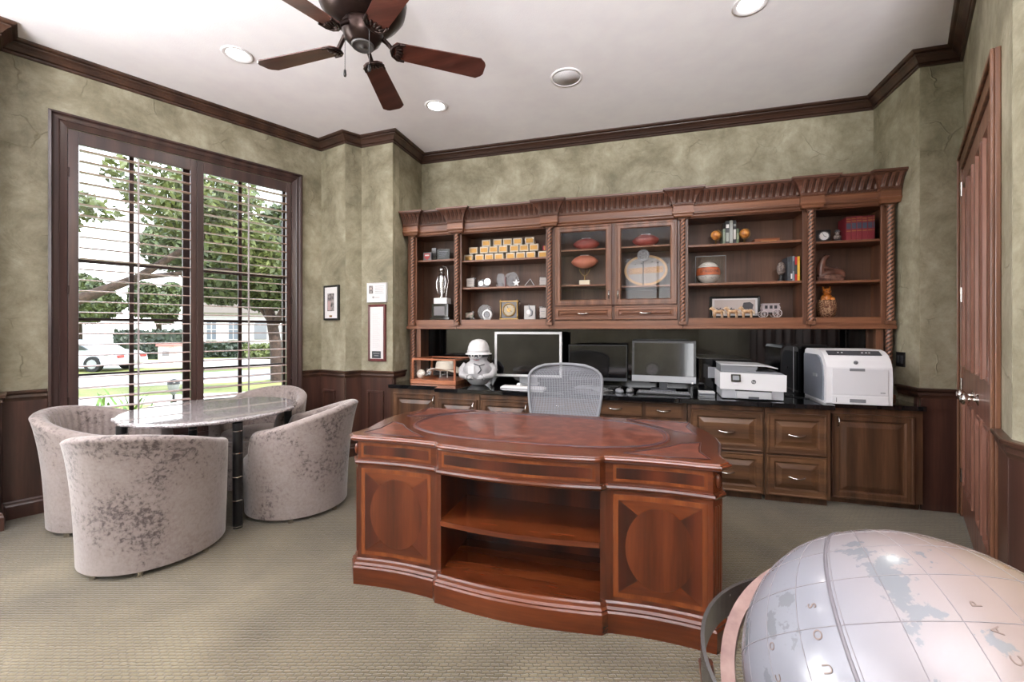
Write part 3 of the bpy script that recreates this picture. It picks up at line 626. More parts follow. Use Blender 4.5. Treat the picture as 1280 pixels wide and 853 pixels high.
# ------------------------------------------------------------------ hutch above
GLAZE_SHADE = wood('groove_shade_glaze', srgb(34, 22, 19), srgb(52, 34, 28), srgb(70, 46, 38), 'x', 1, .4)  # dark glaze tone standing in for shade in carved grooves
ROPEW = wood('rope_wood', srgb(96, 62, 48), srgb(136, 92, 72), srgb(166, 120, 96), 'z', 1, .34)  # lighter tone for the strand crests, shading contrast painted in
HF = 4.19; HB = 4.54; Z0 = 1.355; ZT = 2.41
def rope(cx, cy, z0, z1, r=.023):
    m = MB(); n = 20; dz = .0065; k = int((z1-z0)/dz); R = []
    for i in range(k+1):
        z = z0+(z1-z0)*i/k; R.append([(cx+(r*(.80+.27*abs(math.cos(1.5*(t-z*62)))))*math.cos(t), cy+(r*(.80+.27*abs(math.cos(1.5*(t-z*62)))))*math.sin(t), z) for t in [2*PI*j/n for j in range(n)]])
    m.rings(R, 0, True)
    for i in range(k):                # shade painted as dark glaze in the grooves, where frontal light flattens the relief
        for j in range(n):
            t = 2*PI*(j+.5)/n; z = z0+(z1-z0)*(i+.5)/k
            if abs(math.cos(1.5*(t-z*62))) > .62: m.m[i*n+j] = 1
    return m
CX = [-2.347, -1.823, -.82, .418, 1.432, 1.99]
BND = [-2.42, -1.823, -.82, .418, 1.432, 2.035]
OPEN = [(-2.31, -1.865), (-1.778, -.862), None, (.468, 1.38), (1.478, 1.94)]
SHZ = [(2.115,), (2.09, 1.80), None, (2.13, 1.775), (2.105, 1.765)]
LAB = ['narrow open bookcase at the left end of the hutch with a silver trophy', 'wide open bookcase holding rows of small white award blocks', 'glass fronted cabinet in the middle of the hutch with footballs inside',
       'wide open bookcase holding the basketball and the model stagecoach', 'narrow open bookcase at the right end of the hutch with red books']
for i in range(5):
    x0, x1 = BND[i], BND[i+1]; ox = (x0+x1)/2
    t = thing('glass_cabinet' if i == 2 else 'open_bookcase', LAB[i], 'bookcase', (ox, HF, Z0)); X = lambda v: v-ox
    D = HB-HF
    c = MB(); e = .001
    c.box(X(x0)+e, X(x0)+.022, .02, D, 0, ZT-Z0); c.box(X(x1)-.022, X(x1)-e, .02, D, 0, ZT-Z0)
    c.box(X(x0)+.022, X(x1)-.022, .02, D, .0, .098); c.box(X(x0)+.022, X(x1)-.022, .02, D, ZT-Z0-.03, ZT-Z0)
    c.build('carcass', HUT, t)
    bk = MB(); bk.box(X(x0)+.022, X(x1)-.022, D-.02, D-.001, .098, ZT-Z0-.03); bk.build('back_panel', HUTB, t)
    op = OPEN[i] or (-.772, .376)
    ff = MB(); ff.box(X(x0)+e, X(op[0]), 0, .02, 0, ZT-Z0); ff.box(X(op[1]), X(x1)-e, 0, .02, 0, ZT-Z0); ff.build('stile', HUT, t) if False else None
    for (a, b2) in ((X(x0)+e, X(op[0])), (X(op[1]), X(x1)-e)):
        s_ = MB(); s_.box(a, b2, 0, .0205, 0, ZT-Z0); s_.build('stile', HUT, t, bev=.002)
    tr = MB(); tr.box(X(op[0]), X(op[1]), 0, .02, 1.012, ZT-Z0); tr.build('top_rail', HUTX, t, bev=.002)
    lr = MB(); lr.box(X(op[0]), X(op[1]), -.004, .02, 0.028, .098 if i != 2 else .080); lr.box(X(x0)+e, X(x1)-e, -.03, .02, .0, .026); lr.box(X(x0)+e, X(x1)-e, -.02, .0, .026, .036); lr.build('bottom_rail', HUTX, t, bev=.002)
    if SHZ[i]:
        for z in SHZ[i]:
            s_ = MB(); s_.box(X(x0)+.023, X(x1)-.023, .035, D-.021, z-.022-Z0, z-Z0); s_.build('shelf', HUTX, t, bev=.004)
    if i == 2:
        for (a, b2, hx) in ((-.768, -.214, -.243), (-.188, .372, -.158)):
            d = MB(); d.relief(X(a), X(b2), .228, 1.012, [(0, 0), (0, -.018), (.006, -.022), (.018, -.022), (.024, -.018), (.05, -.018), (.058, -.010), (.060, 0), (.060, .012)][:8]); 
            # open centre: remove the cap face
            d.f.pop(); d.m.pop(); d.s.pop(); dd = d.build('glazed_door', HUT, t)
            g = MB(); g.box(X(a)+.055, X(b2)-.055, -.006, -.002, .283, .957); g.build('door_glass', GLASS, dd)
            pull(X(hx), .33, -.018, .075, dd, True)
            w2 = MB(); front(w2, X(a), X(b2), .088, .216, 0, RPS); wd = w2.build('drawer', HUTX, t); pull(X((a+b2)/2), .152, -.02, .095, wd)
        m_ = MB(); m_.box(X(-.214), X(-.188), 0, .02, .08, 1.012); m_.build('centre_stile', HUT, t)
        b2 = MB(); b2.box(X(-.772), X(.376), 0, .02, .214, .23); b2.build('middle_rail', HUTX, t)
        dv = MB(); dv.box(X(-.21), X(-.192), .022, D-.021, .098, ZT-Z0-.03); dv.build('divider', HUT, t)
        fl_ = MB(); fl_.box(X(x0)+.023, X(x1)-.023, .021, D-.021, .205, .228); fl_.build('cabinet_floor', HUTX, t)
        for (a, b2, zz) in ((x0+.024, -.212, (2.145, 1.795)), (-.190, x1-.024, (2.15, 1.77))):
            for z in zz:
                s_ = MB(); s_.box(X(a), X(b2), .035, D-.021, z-.016-Z0, z-Z0); s_.build('shelf', HUTX, t, bev=.003)
for k, x in enumerate(CX):
    p = thing('roped_column', ['leftmost roped column of the hutch beside the trophy shelf', 'roped column between the trophy shelf and the white award blocks', 'roped column left of the glass cabinet doors', 'roped column right of the glass cabinet doors', 'roped column between the stagecoach shelf and the red books', 'rightmost roped column of the hutch beside the red books'][k], 'column', (x, HF, Z0+.037), 0, 'roped columns of the hutch')
    rope(0, -.024, .03, .97).build('rope_column', [GLAZE_SHADE, ROPEW], p)
    bb = MB(); bb.box(-.03, .03, -.05, -.001, 0, .03); bb.build('column_base', HUT, p, bev=.003)
# end posts that carry the hutch down to the worktop
for x, s_, lab in ((CX[0], -1, 'roped end post between worktop and hutch on the left'), (CX[5], 1, 'roped end post between worktop and hutch on the right')):
    p = thing('hutch_end_post', lab, 'post', (x, HF, .786))
    r_ = rope(0, -.006, .035, Z0-.786-.002); r_.build('rope_column', [GLAZE_SHADE, ROPEW], p)
    q = MB(); q.box(-.033, .033, -.036, .02, 0, .034); q.build('column_base', HUT, p, bev=.003)
    q = MB(); q.box(-.055 if s_ < 0 else -.012, .012 if s_ < 0 else .036, .021, .33, 0, Z0-.786-.002); q.build('side_panel', HUT, p)
    q = MB(); q.box(.035 if s_ < 0 else -.085, .085 if s_ < 0 else -.035, .0, .02, 0, Z0-.786-.002); q.build('inner_post', HUT, p)
# cornice: jogs forward over each column
CY = HF-.002
path = [(-2.44, CY)]
for k, x in enumerate(CX):
    a, b2 = x-.062, x+.062
    if k == 0: path = [(-2.44, CY-.045), (b2, CY-.045), (b2, CY)]
    elif k == 5: path += [(a, CY), (a, CY-.045), (2.044, CY-.045)]
    else: path += [(a, CY), (a, CY-.045), (b2, CY-.045), (b2, CY)]
cor = thing('carved_cornice', 'long carved wooden cornice crowning the hutch', 'cornice', (0, 0, 0))
LZ = 2.372
q = MB(); q.sweep([(-.3, LZ+.04), (-.002, LZ+.04), (0, LZ), (.010, LZ+.002), (.016, LZ+.012), (.018, LZ+.022), (.03, LZ+.034), (.032, LZ+.046), (.024, LZ+.05), (.024, LZ+.098), (.03, LZ+.104), (.03, LZ+.118), (-.3, LZ+.118)], path); q.build('frieze', HUTX, cor)
q = MB(); q.sweep([(-.3, LZ+.118), (.034, LZ+.118), (.04, LZ+.14), (.054, LZ+.18), (.078, LZ+.21), (.098, LZ+.222), (.10, LZ+.228), (.112, LZ+.23), (.114, LZ+.246), (.104, LZ+.25), (-.3, LZ+.25)], path); q.build('crown_cove', CARVE, cor)
# carved leaves and rope bead on every straight front run
def leafband(mb, x0, x1, y):
    n = max(2, round((x1-x0)/.052)); L = (x1-x0)/n; nx = n*10; nz = 8; R = []
    for j in range(nz+1):
        t = j/nz; z = LZ+.126+t*.09; base = .036+.052*t**1.7; row = []
        for i in range(nx+1):
            u = (i/10) % 1.0; u = (u-.5)*2
            prof = max(0, 1-abs(u)**1.5)*(.012+.006*math.sin(PI*t)); rib = .004*math.cos(u*PI*3.0)*math.sin(PI*min(1, t*1.1)); tip = .010*max(0, t-.7)/.3*(1-abs(u))
            row.append((x0+L*i/10, y-base-prof-rib-tip, z+.006*(1-abs(u))*t))
        R.append(row)
    f0 = len(mb.f); mb.rings(R, 0, True, False, False, False)
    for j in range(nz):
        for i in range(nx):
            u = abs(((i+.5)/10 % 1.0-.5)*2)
            if u < .72 and not (.28 < u < .42 and j < nz-2): mb.m[f0+j*nx+i] = 1  # leaf valleys keep the painted dark shade tone
def ropebead(mb, x0, x1, y):
    n = 10; k = max(4, int((x1-x0)/.006)); R = []
    for i in range(k+1):
        x = x0+(x1-x0)*i/k; R.append([(x, y-.030+(.0075*(.8+.3*math.cos(2*(t-x*150))))*math.cos(t), LZ+.112+(.0075*(.8+.3*math.cos(2*(t-x*150))))*math.sin(t)) for t in [2*PI*j/n for j in range(n)]])
    mb.rings(R, 0, True)
lb = MB(); rb = MB()
for (a, b2) in zip(path, path[1:]):
    if abs(a[1]-b2[1]) < 1e-6:
        x0, x1 = a[0], b2[0]
        fw = a[1] < CY-.01
        leafband(lb, x0-(.03 if fw and x0 > -2.4 else 0), x1+(.03 if fw and x1 < 2.04 else 0), a[1]); ropebead(rb, x0-(.02 if fw and x0 > -2.4 else 0), x1+(.02 if fw and x1 < 2.04 else 0), a[1])
lb.build('acanthus_carving', [GLAZE_SHADE, CARVE], cor); rb.build('rope_bead', CARVE, cor)
for x in CX:
    q = MB(); R = []
    for z, h, w2 in ((LZ-.012, .030, .036), (LZ+.004, .036, .04), (LZ+.03, .042, .05), (LZ+.06, .046, .052), (LZ+.06, .06, .06), (LZ+.072, .062, .062)):
        R.append([(x-w2, CY+.0, z), (x-w2, CY-h, z), (x+w2 if x < 1.9 else x+min(w2, .05), CY-h, z), (x+w2 if x < 1.9 else x+min(w2, .05), CY, z)])
    q.rings(R, 0, False); q.build('column_capital', HUT, cor)

# ------------------------------------------------------------------ executive desk
DX0, DX1, DXA, DXB, DY, DYB = -1.425, .315, -.952, -.140, 1.95, 2.77
def front_y(x, o=0):           # serpentine front: hollow sides, bowed middle
    if x < DXA: t = (x-DX0)/(DXA-DX0); return DY+.016*math.sin(PI*max(0, min(1, t)))-o
    if x > DXB: t = (x-DXB)/(DX1-DXB); return DY+.016*math.sin(PI*max(0, min(1, t)))-o
    t = (x-DXA)/(DXB-DXA); return DY-.008-.034*math.sin(PI*t)-o
def plan(side=0.0):
    # closed outline, clockwise seen from above starting at the back left
    P = [(DX0-.045, DYB), (DX0-.045, DY+.055)]
    n = 8
    P += [(DX0+(DXA-.012-DX0)*i/n, front_y(DX0+(DXA-.012-DX0)*i/n)) for i in range(n+1)]
    P += [(DXA+.012+(DXB-DXA-.024)*i/14, front_y(DXA+.012+(DXB-DXA-.024)*i/14)-.014) for i in range(15)]
    P += [(DXB+.012+(DX1-DXB-.012)*i/n, front_y(DXB+.012+(DX1-DXB-.012)*i/n)) for i in range(n+1)]
    P += [(DX1+.045, DY+.055), (DX1+.045, DYB)]
    return P
DO = (-.555, 2.36)
dk = thing('executive_desk', 'large cherry wood executive desk with leather top and open shelves in its bowed front', 'desk', (DO[0], DO[1], 0))
def dbuild(mb, name, mats, bev=0, parent=None):
    mb.xf(T(-DO[0], -DO[1], 0)); return mb.build(name, mats, parent or dk, bev)
PL = plan()
# outline travels left-back > front > right-back, outside lies on the right of travel
def course(name, prof, mat, closed=True):
    m = MB(); m.sweep(prof, PL, closed=closed, side=-1); return dbuild(m, name, mat)
course('base_moulding', [(-.03, 0), (.024, 0), (.026, .088), (.020, .096), (.022, .104), (.012, .112), (.008, .124), (.002, .132), (-.03, .132)], CHERRYX)
course('waist_moulding', [(-.02, .628), (.004, .628), (.012, .633), (.016, .643), (.012, .652), (.004, .656), (-.02, .656)], CHERRYX)
# pedestals
for s_ in (0, 1):
    n = len(PL); 
    if s_ == 0: idx = [p for p in PL if p[0] <= DXA-.005]; poly = idx+[(DXA+.012, idx[-1][1]-.0), (DXA+.012, DYB)]
    else: idx = [p for p in PL if p[0] >= DXB+.005]; poly = [(DXB-.012, DYB), (DXB-.012, idx[0][1])]+idx
    m = MB(); m.prism(poly, .005, .628); dbuild(m, 'pedestal', CHERRY)
m = MB(); m.prism(PL, .656, .752); dbuild(m, 'apron', CHERRYX)
# open middle: back, floor, shelf
m = MB(); m.box(DXA+.012, DXB-.012, 2.30, 2.325, .02, .628); dbuild(m, 'shelf_back', CHDARK)
midp = [p for p in PL if DXA < p[0] < DXB]
m = MB(); m.prism(midp+[(DXB-.0121, 2.30), (DXA+.0121, 2.30)], .02, .134); dbuild(m, 'shelf_floor', CHERRYX)
m = MB(); m.prism([(x, y+.012) for x, y in midp]+[(DXB-.0121, 2.299), (DXA+.0121, 2.299)], .366, .390); dbuild(m, 'shelf', CHERRYX, .006)
# inlaid fronts: patches that follow the serpentine face
def strip_patch(mb, x0, x1, z0, z1, o, m=0, n=10, yb=0):
    R = []
    for z in (z0, z1): R.append([(x0+(x1-x0)*i/n, front_y(x0+(x1-x0)*i/n, o)-yb, z) for i in range(n+1)])
    mb.rings(R, m, False, False, False, False)
    # thin edge so that the veneer has thickness
    for z, zz in ((z0, 0), (z1, 1)):
        a = R[zz]; mb.rings([a, [(x, y+o, z2) for x, y, z2 in a]], m, False, False, False, False)
def inlay(x0, x1, z0, z1, band, oval, yb=0, name='front_panel'):
    m = MB(); strip_patch(m, x0, x1, z0, z1, .0016, 0, 10, yb); dbuild(m, 'satin_band', CHBAND)
    m = MB(); strip_patch(m, x0+band, x1-band, z0+band, z1-band, .0026, 0, 10, yb)
    p = dbuild(m, name, CHDARK)
    if oval:
        cx, cz, rx, rz = (x0+x1)/2, (z0+z1)/2, (x1-x0)/2-band-.03, (z1-z0)/2-band-.025
        o = MB(); k = 36; pts = [(cx+rx*math.cos(2*PI*i/k), front_y(cx+rx*math.cos(2*PI*i/k), .0036)-yb, cz+rz*math.sin(2*PI*i/k)) for i in range(k)]
        o.add(pts+[(cx, front_y(cx, .0036)-yb, cz)], [(i, (i+1) % k, k) for i in range(k)])
        dbuild(o, 'oval_veneer', CHERRY)
        for sx in (-1, 1):                   # mitred corner veneers above and below the oval
            pass
        q = MB()
        for sz in (-1, 1):
            zz = cz+sz*((z1-z0)/2-band); xa, xb = x0+band, x1-band
            pts = [(xa, zz), (xb, zz)]; apex = (cx, cz+sz*rz*.55)
            N = 10; top = [(xa+(xb-xa)*i/N, zz) for i in range(N+1)]; low = [(xa+(xb-xa)*i/N, zz-sz*((z1-z0)*.5-band)*.62*(1-abs(2*i/N-1))) for i in range(N+1)]
            R = [[(x, front_y(x, .0031)-yb, z) for x, z in r] for r in (top, low)]
            q.rings(R, 0, False, False, False, False)
        dbuild(q, 'corner_veneer', CHERRYX)
inlay(DX0+.02, DXA-.045, .15, .61, .022, True); inlay(DXB+.045, DX1-.02, .15, .61, .022, True)
inlay(DX0+.02, DXA-.045, .668, .744, .014, False, name='drawer_front'); inlay(DXB+.045, DX1-.02, .668, .744, .014, False, name='drawer_front')
inlay(DXA+.03, DXB-.03, .668, .744, .014, False, .0141, name='drawer_front')
# fluted corner pilasters
for sx in (-1, 1):
    xa = DX0 if sx < 0 else DX1; a = Vector((xa, DY)); b = Vector((xa+sx*.045, DY+.055)); d = (b-a); nrm = Vector((d.y, -d.x)).normalized()*(1 if sx > 0 else -1)
    m = MB()
    for t in (.25, .5, .75):
        p = a+d*t+nrm*.001; m.cyl((p.x, p.y, .16), (p.x, p.y, .60), .006, n=8)
    dbuild(m, 'fluted_pilaster', CHERRY)
    m = MB(); p = a+d*.5+nrm*.002; m.ell((p.x, p.y, .705), (.012, .012, .03), 10, 8); dbuild(m, 'carved_rosette', CHERRY)
# top: shaped board, moulded edge, leather
def toppath():
    P = []
    side = [(.395, 2.05, 0)]
    L = [(-1.43, 2.80), (-1.455, 2.68), (-1.50, 2.56), (-1.525, 2.44), (-1.525, 2.32), (-1.505, 2.22), (-1.485, 2.12), (-1.49, 2.05), (-1.505, 1.985)]
    P += [(x, y) for x, y in L]; P += [(DX0-.03, DY-.022)]
    n = 8
    P += [(DX0+(DXA-DX0)*i/n, front_y(DX0+(DXA-DX0)*i/n)-.028) for i in range(1, n)]
    P += [(DXA-.012, DY-.026), (DXA+.006, DY-.044)]
    P += [(DXA+.03+(DXB-DXA-.06)*i/14, front_y(DXA+.03+(DXB-DXA-.06)*i/14)-.042) for i in range(15)]
    P += [(DXB-.006, DY-.044), (DXB+.012, DY-.026)]
    P += [(DXB+(DX1-DXB)*i/n, front_y(DXB+(DX1-DXB)*i/n)-.028) for i in range(1, n)]
    P += [(DX1+.03, DY-.022)]
    P += [(-1.11-x, y) for x, y in L[::-1]]
    return P
TP = toppath()
m = MB(); 
def inset(P, o):
    k = len(P); out = []
    for i in range(k):
        d0 = (Vector(P[i])-Vector(P[i-1])).normalized(); d1 = (Vector(P[(i+1) % k])-Vector(P[i])).normalized()
        n0 = Vector((-d0.y, d0.x)); n1 = Vector((-d1.y, d1.x)); nn = (n0+n1).normalized(); nn = nn/max(nn.dot(n0), .5)
        out.append((P[i][0]+nn.x*o, P[i][1]+nn.y*o))
    return out
lv = [(.018, .752), (.012, .756), (.014, .760), (.002, .764), (.0, .772), (.004, .778), (.010, .780), (.014, .785)]
R = [[(x, y, z) for x, y in inset(TP, o)] for o, z in lv]
m.rings(R, 0, False); dbuild(m, 'top', CHERRYX)
cx, cy = -.555, 2.375
def sup(rx, ry, e=2.6, k=64):
    return [(cx+rx*math.copysign(abs(math.cos(2*PI*i/k))**(2/e), math.cos(2*PI*i/k)), cy+ry*math.copysign(abs(math.sin(2*PI*i/k))**(2/e), math.sin(2*PI*i/k))) for i in range(k)]
m = MB(); m.prism(sup(.73, .345), .785, .7862); dbuild(m, 'leather_inset', LEATHER)
m = MB()
for a in (.70, .715): m.tube([(x, y, .7862) for x, y in sup(a, a*.345/.73)], .0022 if a == .70 else .004, 6, 0, False, True)
dbuild(m, 'tooled_border', TOOL)
for sx in (-1, 1):
    for sy in (-1, 1):            # corner leather pieces
        def cp_(u, v): return (cx+sx*u, cy+sy*v)
        pts = [cp_(.86, .10)]
        pts += [cp_(.80-.16*t-.12*t*t, .10+.27*t) for t in (0.15, .4, .7, 1)]
        pts += [cp_(.70, .375), cp_(.86, .36), cp_(.835, .26), cp_(.845, .18)]
        m = MB(); m.prism(pts if sx*sy > 0 else pts[::-1], .785, .7862); dbuild(m, 'corner_leather', LEATHER)
        m = MB(); m.tube([(p[0], p[1], .7863) for p in inset(pts, .008 if sx*sy > 0 else -.008)], .002, 6, 0, False, True); dbuild(m, 'tooled_border', TOOL)

# ------------------------------------------------------------------ mesh office chair behind the desk
oc = thing('mesh_office_chair', 'grey mesh back office chair between the desk and the worktop', 'office chair', (-.515, 3.13, 0))
def backpt(u, v):       # u -1..1 across, v 0..1 up
    hw = .20+.075*min(1, v*1.45)**.8 if v < .8 else .20+.075-.0*(v)
    hw = .205+.072*math.sin(min(1, v/.72)*PI/2)
    if v > .78: hw *= math.sqrt(max(0, 1-((v-.78)/.235)**2.6))
    y = .02+.10*v+.02*math.sin(v*PI)-.035*u*u
    return Vector((u*hw, y, .53+.555*v))
ring = []
for i in range(29): ring.append(backpt(-1, i/28*.985))
ring += [backpt(-1+2*i/10, .985+.012*math.sin(PI*i/10)) for i in range(1, 10)]
ring += [backpt(1, (28-i)/28*.985) for i in range(29)]
ring += [backpt(1-2*i/8, 0) for i in range(1, 8)]
q = MB(); q.tube(ring, .0125, 8, 0, False, True); q.build('back_frame', GREY, oc)
q = MB()
for i in range(61):
    u = -0.97+1.94*i/60; R = []
    vm = .97
    for k in range(13):
        v = .01+k/12*(vm-.01); pt = backpt(u, v); 
        R.append([pt+Vector((-.0026, 0, 0)), pt+Vector((0, .0014, 0)), pt+Vector((.0026, 0, 0)), pt+Vector((0, -.0014, 0))])
    q.rings(R, 0, False)
for k in range(40):
    v = .02+.94*k/39; P = [backpt(-.98+1.96*i/8, v) for i in range(9)]; q.tube(P, .0011, 4)
q.build('back_mesh', plain('mesh_weave', srgb(150, 152, 160), .6), oc)
q = MB(); q.tube([backpt(-.9, .3)+Vector((0, .02, 0)), Vector((0, .115, .695)), backpt(.9, .3)+Vector((0, .02, 0))], .012, 8); q.build('lumbar_bar', DGREY, oc)
q = MB(); q.tube([(0, .115, .70), (0, .11, .56), (0, .06, .42), (0, 0, .40)], [.018, .022, .026, .03], 10); q.build('back_spine', DGREY, oc)
sp = [(-.25, -.29), (.25, -.29), (.27, -.1), (.25, .05), (.18, .085), (-.18, .085), (-.25, .05), (-.27, -.1)]
q = MB(); q.prism(sp, .435, .455); q.build('seat', plain('seat_weave', srgb(92, 94, 100), .8), oc, bev=.008)
q = MB(); q.tube([(x, y, .447) for x, y in sp], .016, 8, 0, False, True); q.build('seat_frame', GREY, oc)
for s_ in (-1, 1):
    q = MB(); q.tube([(s_*.18, .1, .43), (s_*.29, .1, .44), (s_*.30, .05, .60), (s_*.30, -.02, .635)], [.018, .018, .016, .016], 8); aa = q.build('arm_post', DGREY, oc)
    q = MB(); q.box(s_*.30-.04, s_*.30+.04, -.17, .09, .637, .665); q.build('arm_pad', BLACK, aa, bev=.012)
q = MB(); q.cyl((0, 0, .10), (0, 0, .40), .03, .036, 14); q.cyl((0, 0, .37), (0, 0, .435), .09, .11, 14); q.build('gas_column', BLACK, oc)
for k in range(5):
    a = 2*PI*k/5+.3; e = (.31*math.cos(a), .31*math.sin(a))
    q = MB(); q.tube([(0, 0, .115), (e[0], e[1], .075)], [.034, .02], 8); g = q.build('base_spoke', DGREY, oc)
    q = MB(); q.cyl((e[0]-.02*math.sin(a), e[1]+.02*math.cos(a), .03), (e[0]+.02*math.sin(a), e[1]-.02*math.cos(a), .03), .03, n=12); q.cyl((e[0], e[1], .05), (e[0], e[1], .075), .012, n=8); q.build('caster', BLACK, g)

# ------------------------------------------------------------------ round granite table
tb = thing('round_table', 'round speckled granite table on black ringed legs beside the window', 'table', (-3.087, 2.47, 0))
q = MB(); pr = [(0, .715), (.50, .715), (.545, .72), (.562, .728), (.566, .738), (.56, .746), (.548, .75), (0, .75)]
R = []
for r, z in pr: R.append([((max(r, .001)+(.006*math.sin(17*t)+.004*math.sin(29*t+1) if .54 < r and z < .747 else 0))*math.cos(t), (max(r, .001)+(.006*math.sin(17*t)+.004*math.sin(29*t+1) if .54 < r and z < .747 else 0))*math.sin(t), z) for t in [2*PI*i/96 for i in range(96)]])
q.rings(R, 0, False); q.build('table_top', TABLEG, tb)
for a in (-24, 63, 157, 252):
    a = math.radians(a); x, y = .53*math.cos(a), .53*math.sin(a)
    q = MB(); q.cyl((x, y, .0), (x, y, .714), .0305, n=20); lg = q.build('leg', BLACK, tb)
    q = MB()
    for z in (.012, .19, .35, .51, .66): q = MB(); q.cyl((x, y, z-.003), (x, y, z+.003), .0325, n=20); q.build('chrome_ring', CHROME, lg)
    
q = MB(); q.cyl((0, 0, .69), (0, 0, .714), .35, n=32); q.build('under_frame', BLACK, tb)

# ------------------------------------------------------------------ four crushed velvet tub chairs
def tub_mesh():
    n = 240; R = []
    def hgt(p):           # p: angle from the back, -pi..pi
        a = abs(p); h = .632+.163*(0.5+0.5*math.cos(min(1, a/math.radians(135))*PI))
        e = math.radians(128); w_ = math.radians(13)
        if a > e-w_:
            t = min(1, (a-(e-w_))/w_); h = .42+(h-.42)*math.sqrt(max(0, 1-t**2.6)) if t < 1 else .42
        return h
    def rad(z, p): t = max(0, (z-.03)/.77); return .352+.008*math.sin(PI*t)+.095*(.22+.78*max(0, math.cos(p)))*t**2.8
    cols = []
    for i in range(n):
        p = -PI+2*PI*i/n; h = hgt(p); col = []
        wall_ = .085
        for k in range(15):
            z = .03+(h-.035-.03)*k/14; col.append((rad(z, p), z))
        r0 = rad(h, p)
        for k in range(1, 8): t = PI*k/8; col.append((r0-wall_/2+wall_/2*math.cos(t), h-.035+.035*math.sin(t)))
        for k in range(9): t = k/8; z = (h-.035)*(1-t)+.36*t; col.append((min(r0-wall_, rad(z, p)-wall_+.01*t), z))
        pl = [.0035*math.cos(p*46)*(abs(p) < 1.9) if 22 <= q_ < 30 else 0 for q_ in range(len(col))]; col = [(r+d_, z) for (r, z), d_ in zip(col, pl)]; cols.append([(r*math.cos(p), r*math.sin(p), z) for r, z in col])
    m = MB(); m.rings(cols+[cols[0]], 0, True, False, False, False)
    b = [c[0] for c in cols]; m.add(b, [tuple(range(n))]); return m
def tub_chair(label, loc, back_deg, proto=[None]):
    rz = math.radians(back_deg); g = 'velvet tub chairs round the granite table'
    if proto[0]: return dup(proto[0], loc, rz, label, g)
    t = thing('tub_chair', label, 'armchair', loc, rz, g)
    tub_mesh().build('shell', VELVET, t)
    q = MB(); q.lathe([(0.001, .34), (.27, .34), (.285, .36), (.288, .42), (.275, .448), (.22, .458), (.001, .462)], (-.0, 0, 0), 40); q.build('seat_cushion', VELVET, t)
    for a in (20, 75, 140, 220, 285, 340):
        a = math.radians(a); q = MB(); q.cyl((.332*math.cos(a), .332*math.sin(a), 0), (.332*math.cos(a), .332*math.sin(a), .031), .017, .02, 12); q.build('foot', CHROME, t)
    proto[0] = t; return t
tub_chair('grey crushed velvet tub chair nearest the viewer with its back turned', (-2.833, 1.899, 0), -66)
tub_chair('grey crushed velvet tub chair between the table and the desk', (-2.500, 2.684, 0), 20)
tub_chair('grey crushed velvet tub chair beside the left wall panelling', (-3.634, 2.167, 0), 209)
tub_chair('grey crushed velvet tub chair behind the table under the window', (-3.257, 3.027, 0), 107)

# ------------------------------------------------------------------ ceiling fan, lights, speaker
fx, fy, fz = -1.42, 1.985, 2.90
fan = thing('ceiling_fan', 'five bladed dark bronze ceiling fan with reddish wood blades', 'ceiling fan', (fx, fy, fz))
q = MB(); q.lathe([(.001, .515), (.095, .515), (.095, .47), (.08, .44), (.03, .42), (.028, .39), (.001, .39)], n=28); q.build('canopy', BRONZE, fan)
q = MB(); q.lathe([(.001, .40), (.06, .40), (.12, .385), (.19, .35), (.225, .30), (.232, .24), (.222, .19), (.19, .145), (.15, .115), (.11, .10), (.001, .10)], n=36); q.build('motor_housing', BRONZE, fan)
q = MB(); q.lathe([(.001, .102), (.10, .102), (.108, .09), (.106, .055), (.09, .02), (.068, -.003), (.062, -.007), (.001, -.007)], n=36); sw = q.build('switch_housing', BRONZE, fan)
q = MB(); q.lathe([(.001, -.007), (.06, -.007), (.06, -.013), (.054, -.018), (.048, -.013), (.01, -.015), (.008, -.021), (.001, -.022)], n=28); q.build('bottom_cap', PEWTER, sw)
FANB = wood('fan_blade_wood', srgb(58, 30, 24), srgb(82, 43, 35), srgb(104, 59, 48), 'x', 1.0, .3)
bl = MB(); hw0, hw1 = .056, .073
out = [(.175, -hw0), (.645, -hw1), (.672, -hw1+.022), (.682, -hw1+.04), (.682, hw1-.04), (.672, hw1-.022), (.645, hw1), (.175, hw0), (.156, hw0*.6), (.148, 0), (.156, -hw0*.6)]
bl.prism(out, -.003, .003); bl.xf(RX(math.radians(-12)))
ir = MB(); ir.tube([(.09, 0, .07), (.125, 0, .04), (.165, 0, -.006)], [.016, .012, .012], 8)
for k in range(7):
    a = (k-3)*.34; ir.ell((.165+.028*math.cos(a), .05*math.sin(a*1.15)/math.sin(1.02*1.15)*.95, -.007), (.022, .0085, .006), 10, 6, 0, RZ(a*.8))
ir.tube([(.222, -.055, -.006), (.182, -.052, -.007), (.156, -.03, -.008), (.148, 0, -.008), (.156, .03, -.008), (.182, .052, -.007), (.222, .055, -.006)], .0075, 8); 
for k in range(len(ir.v)): pass
ir.xf(RX(math.radians(-12)))
for k in range(5):
    a = math.radians(35.5+72*k); b = MB(); b.v = list(bl.v); b.f = list(bl.f); b.m = list(bl.m); b.s = list(bl.s); b.xf(RZ(a)); bo = b.build('blade', FANB, fan, bev=.0015)
    b = MB(); b.v = list(ir.v); b.f = list(ir.f); b.m = list(ir.m); b.s = list(ir.s); b.xf(RZ(a)); b.build('blade_iron', BRONZE, bo)
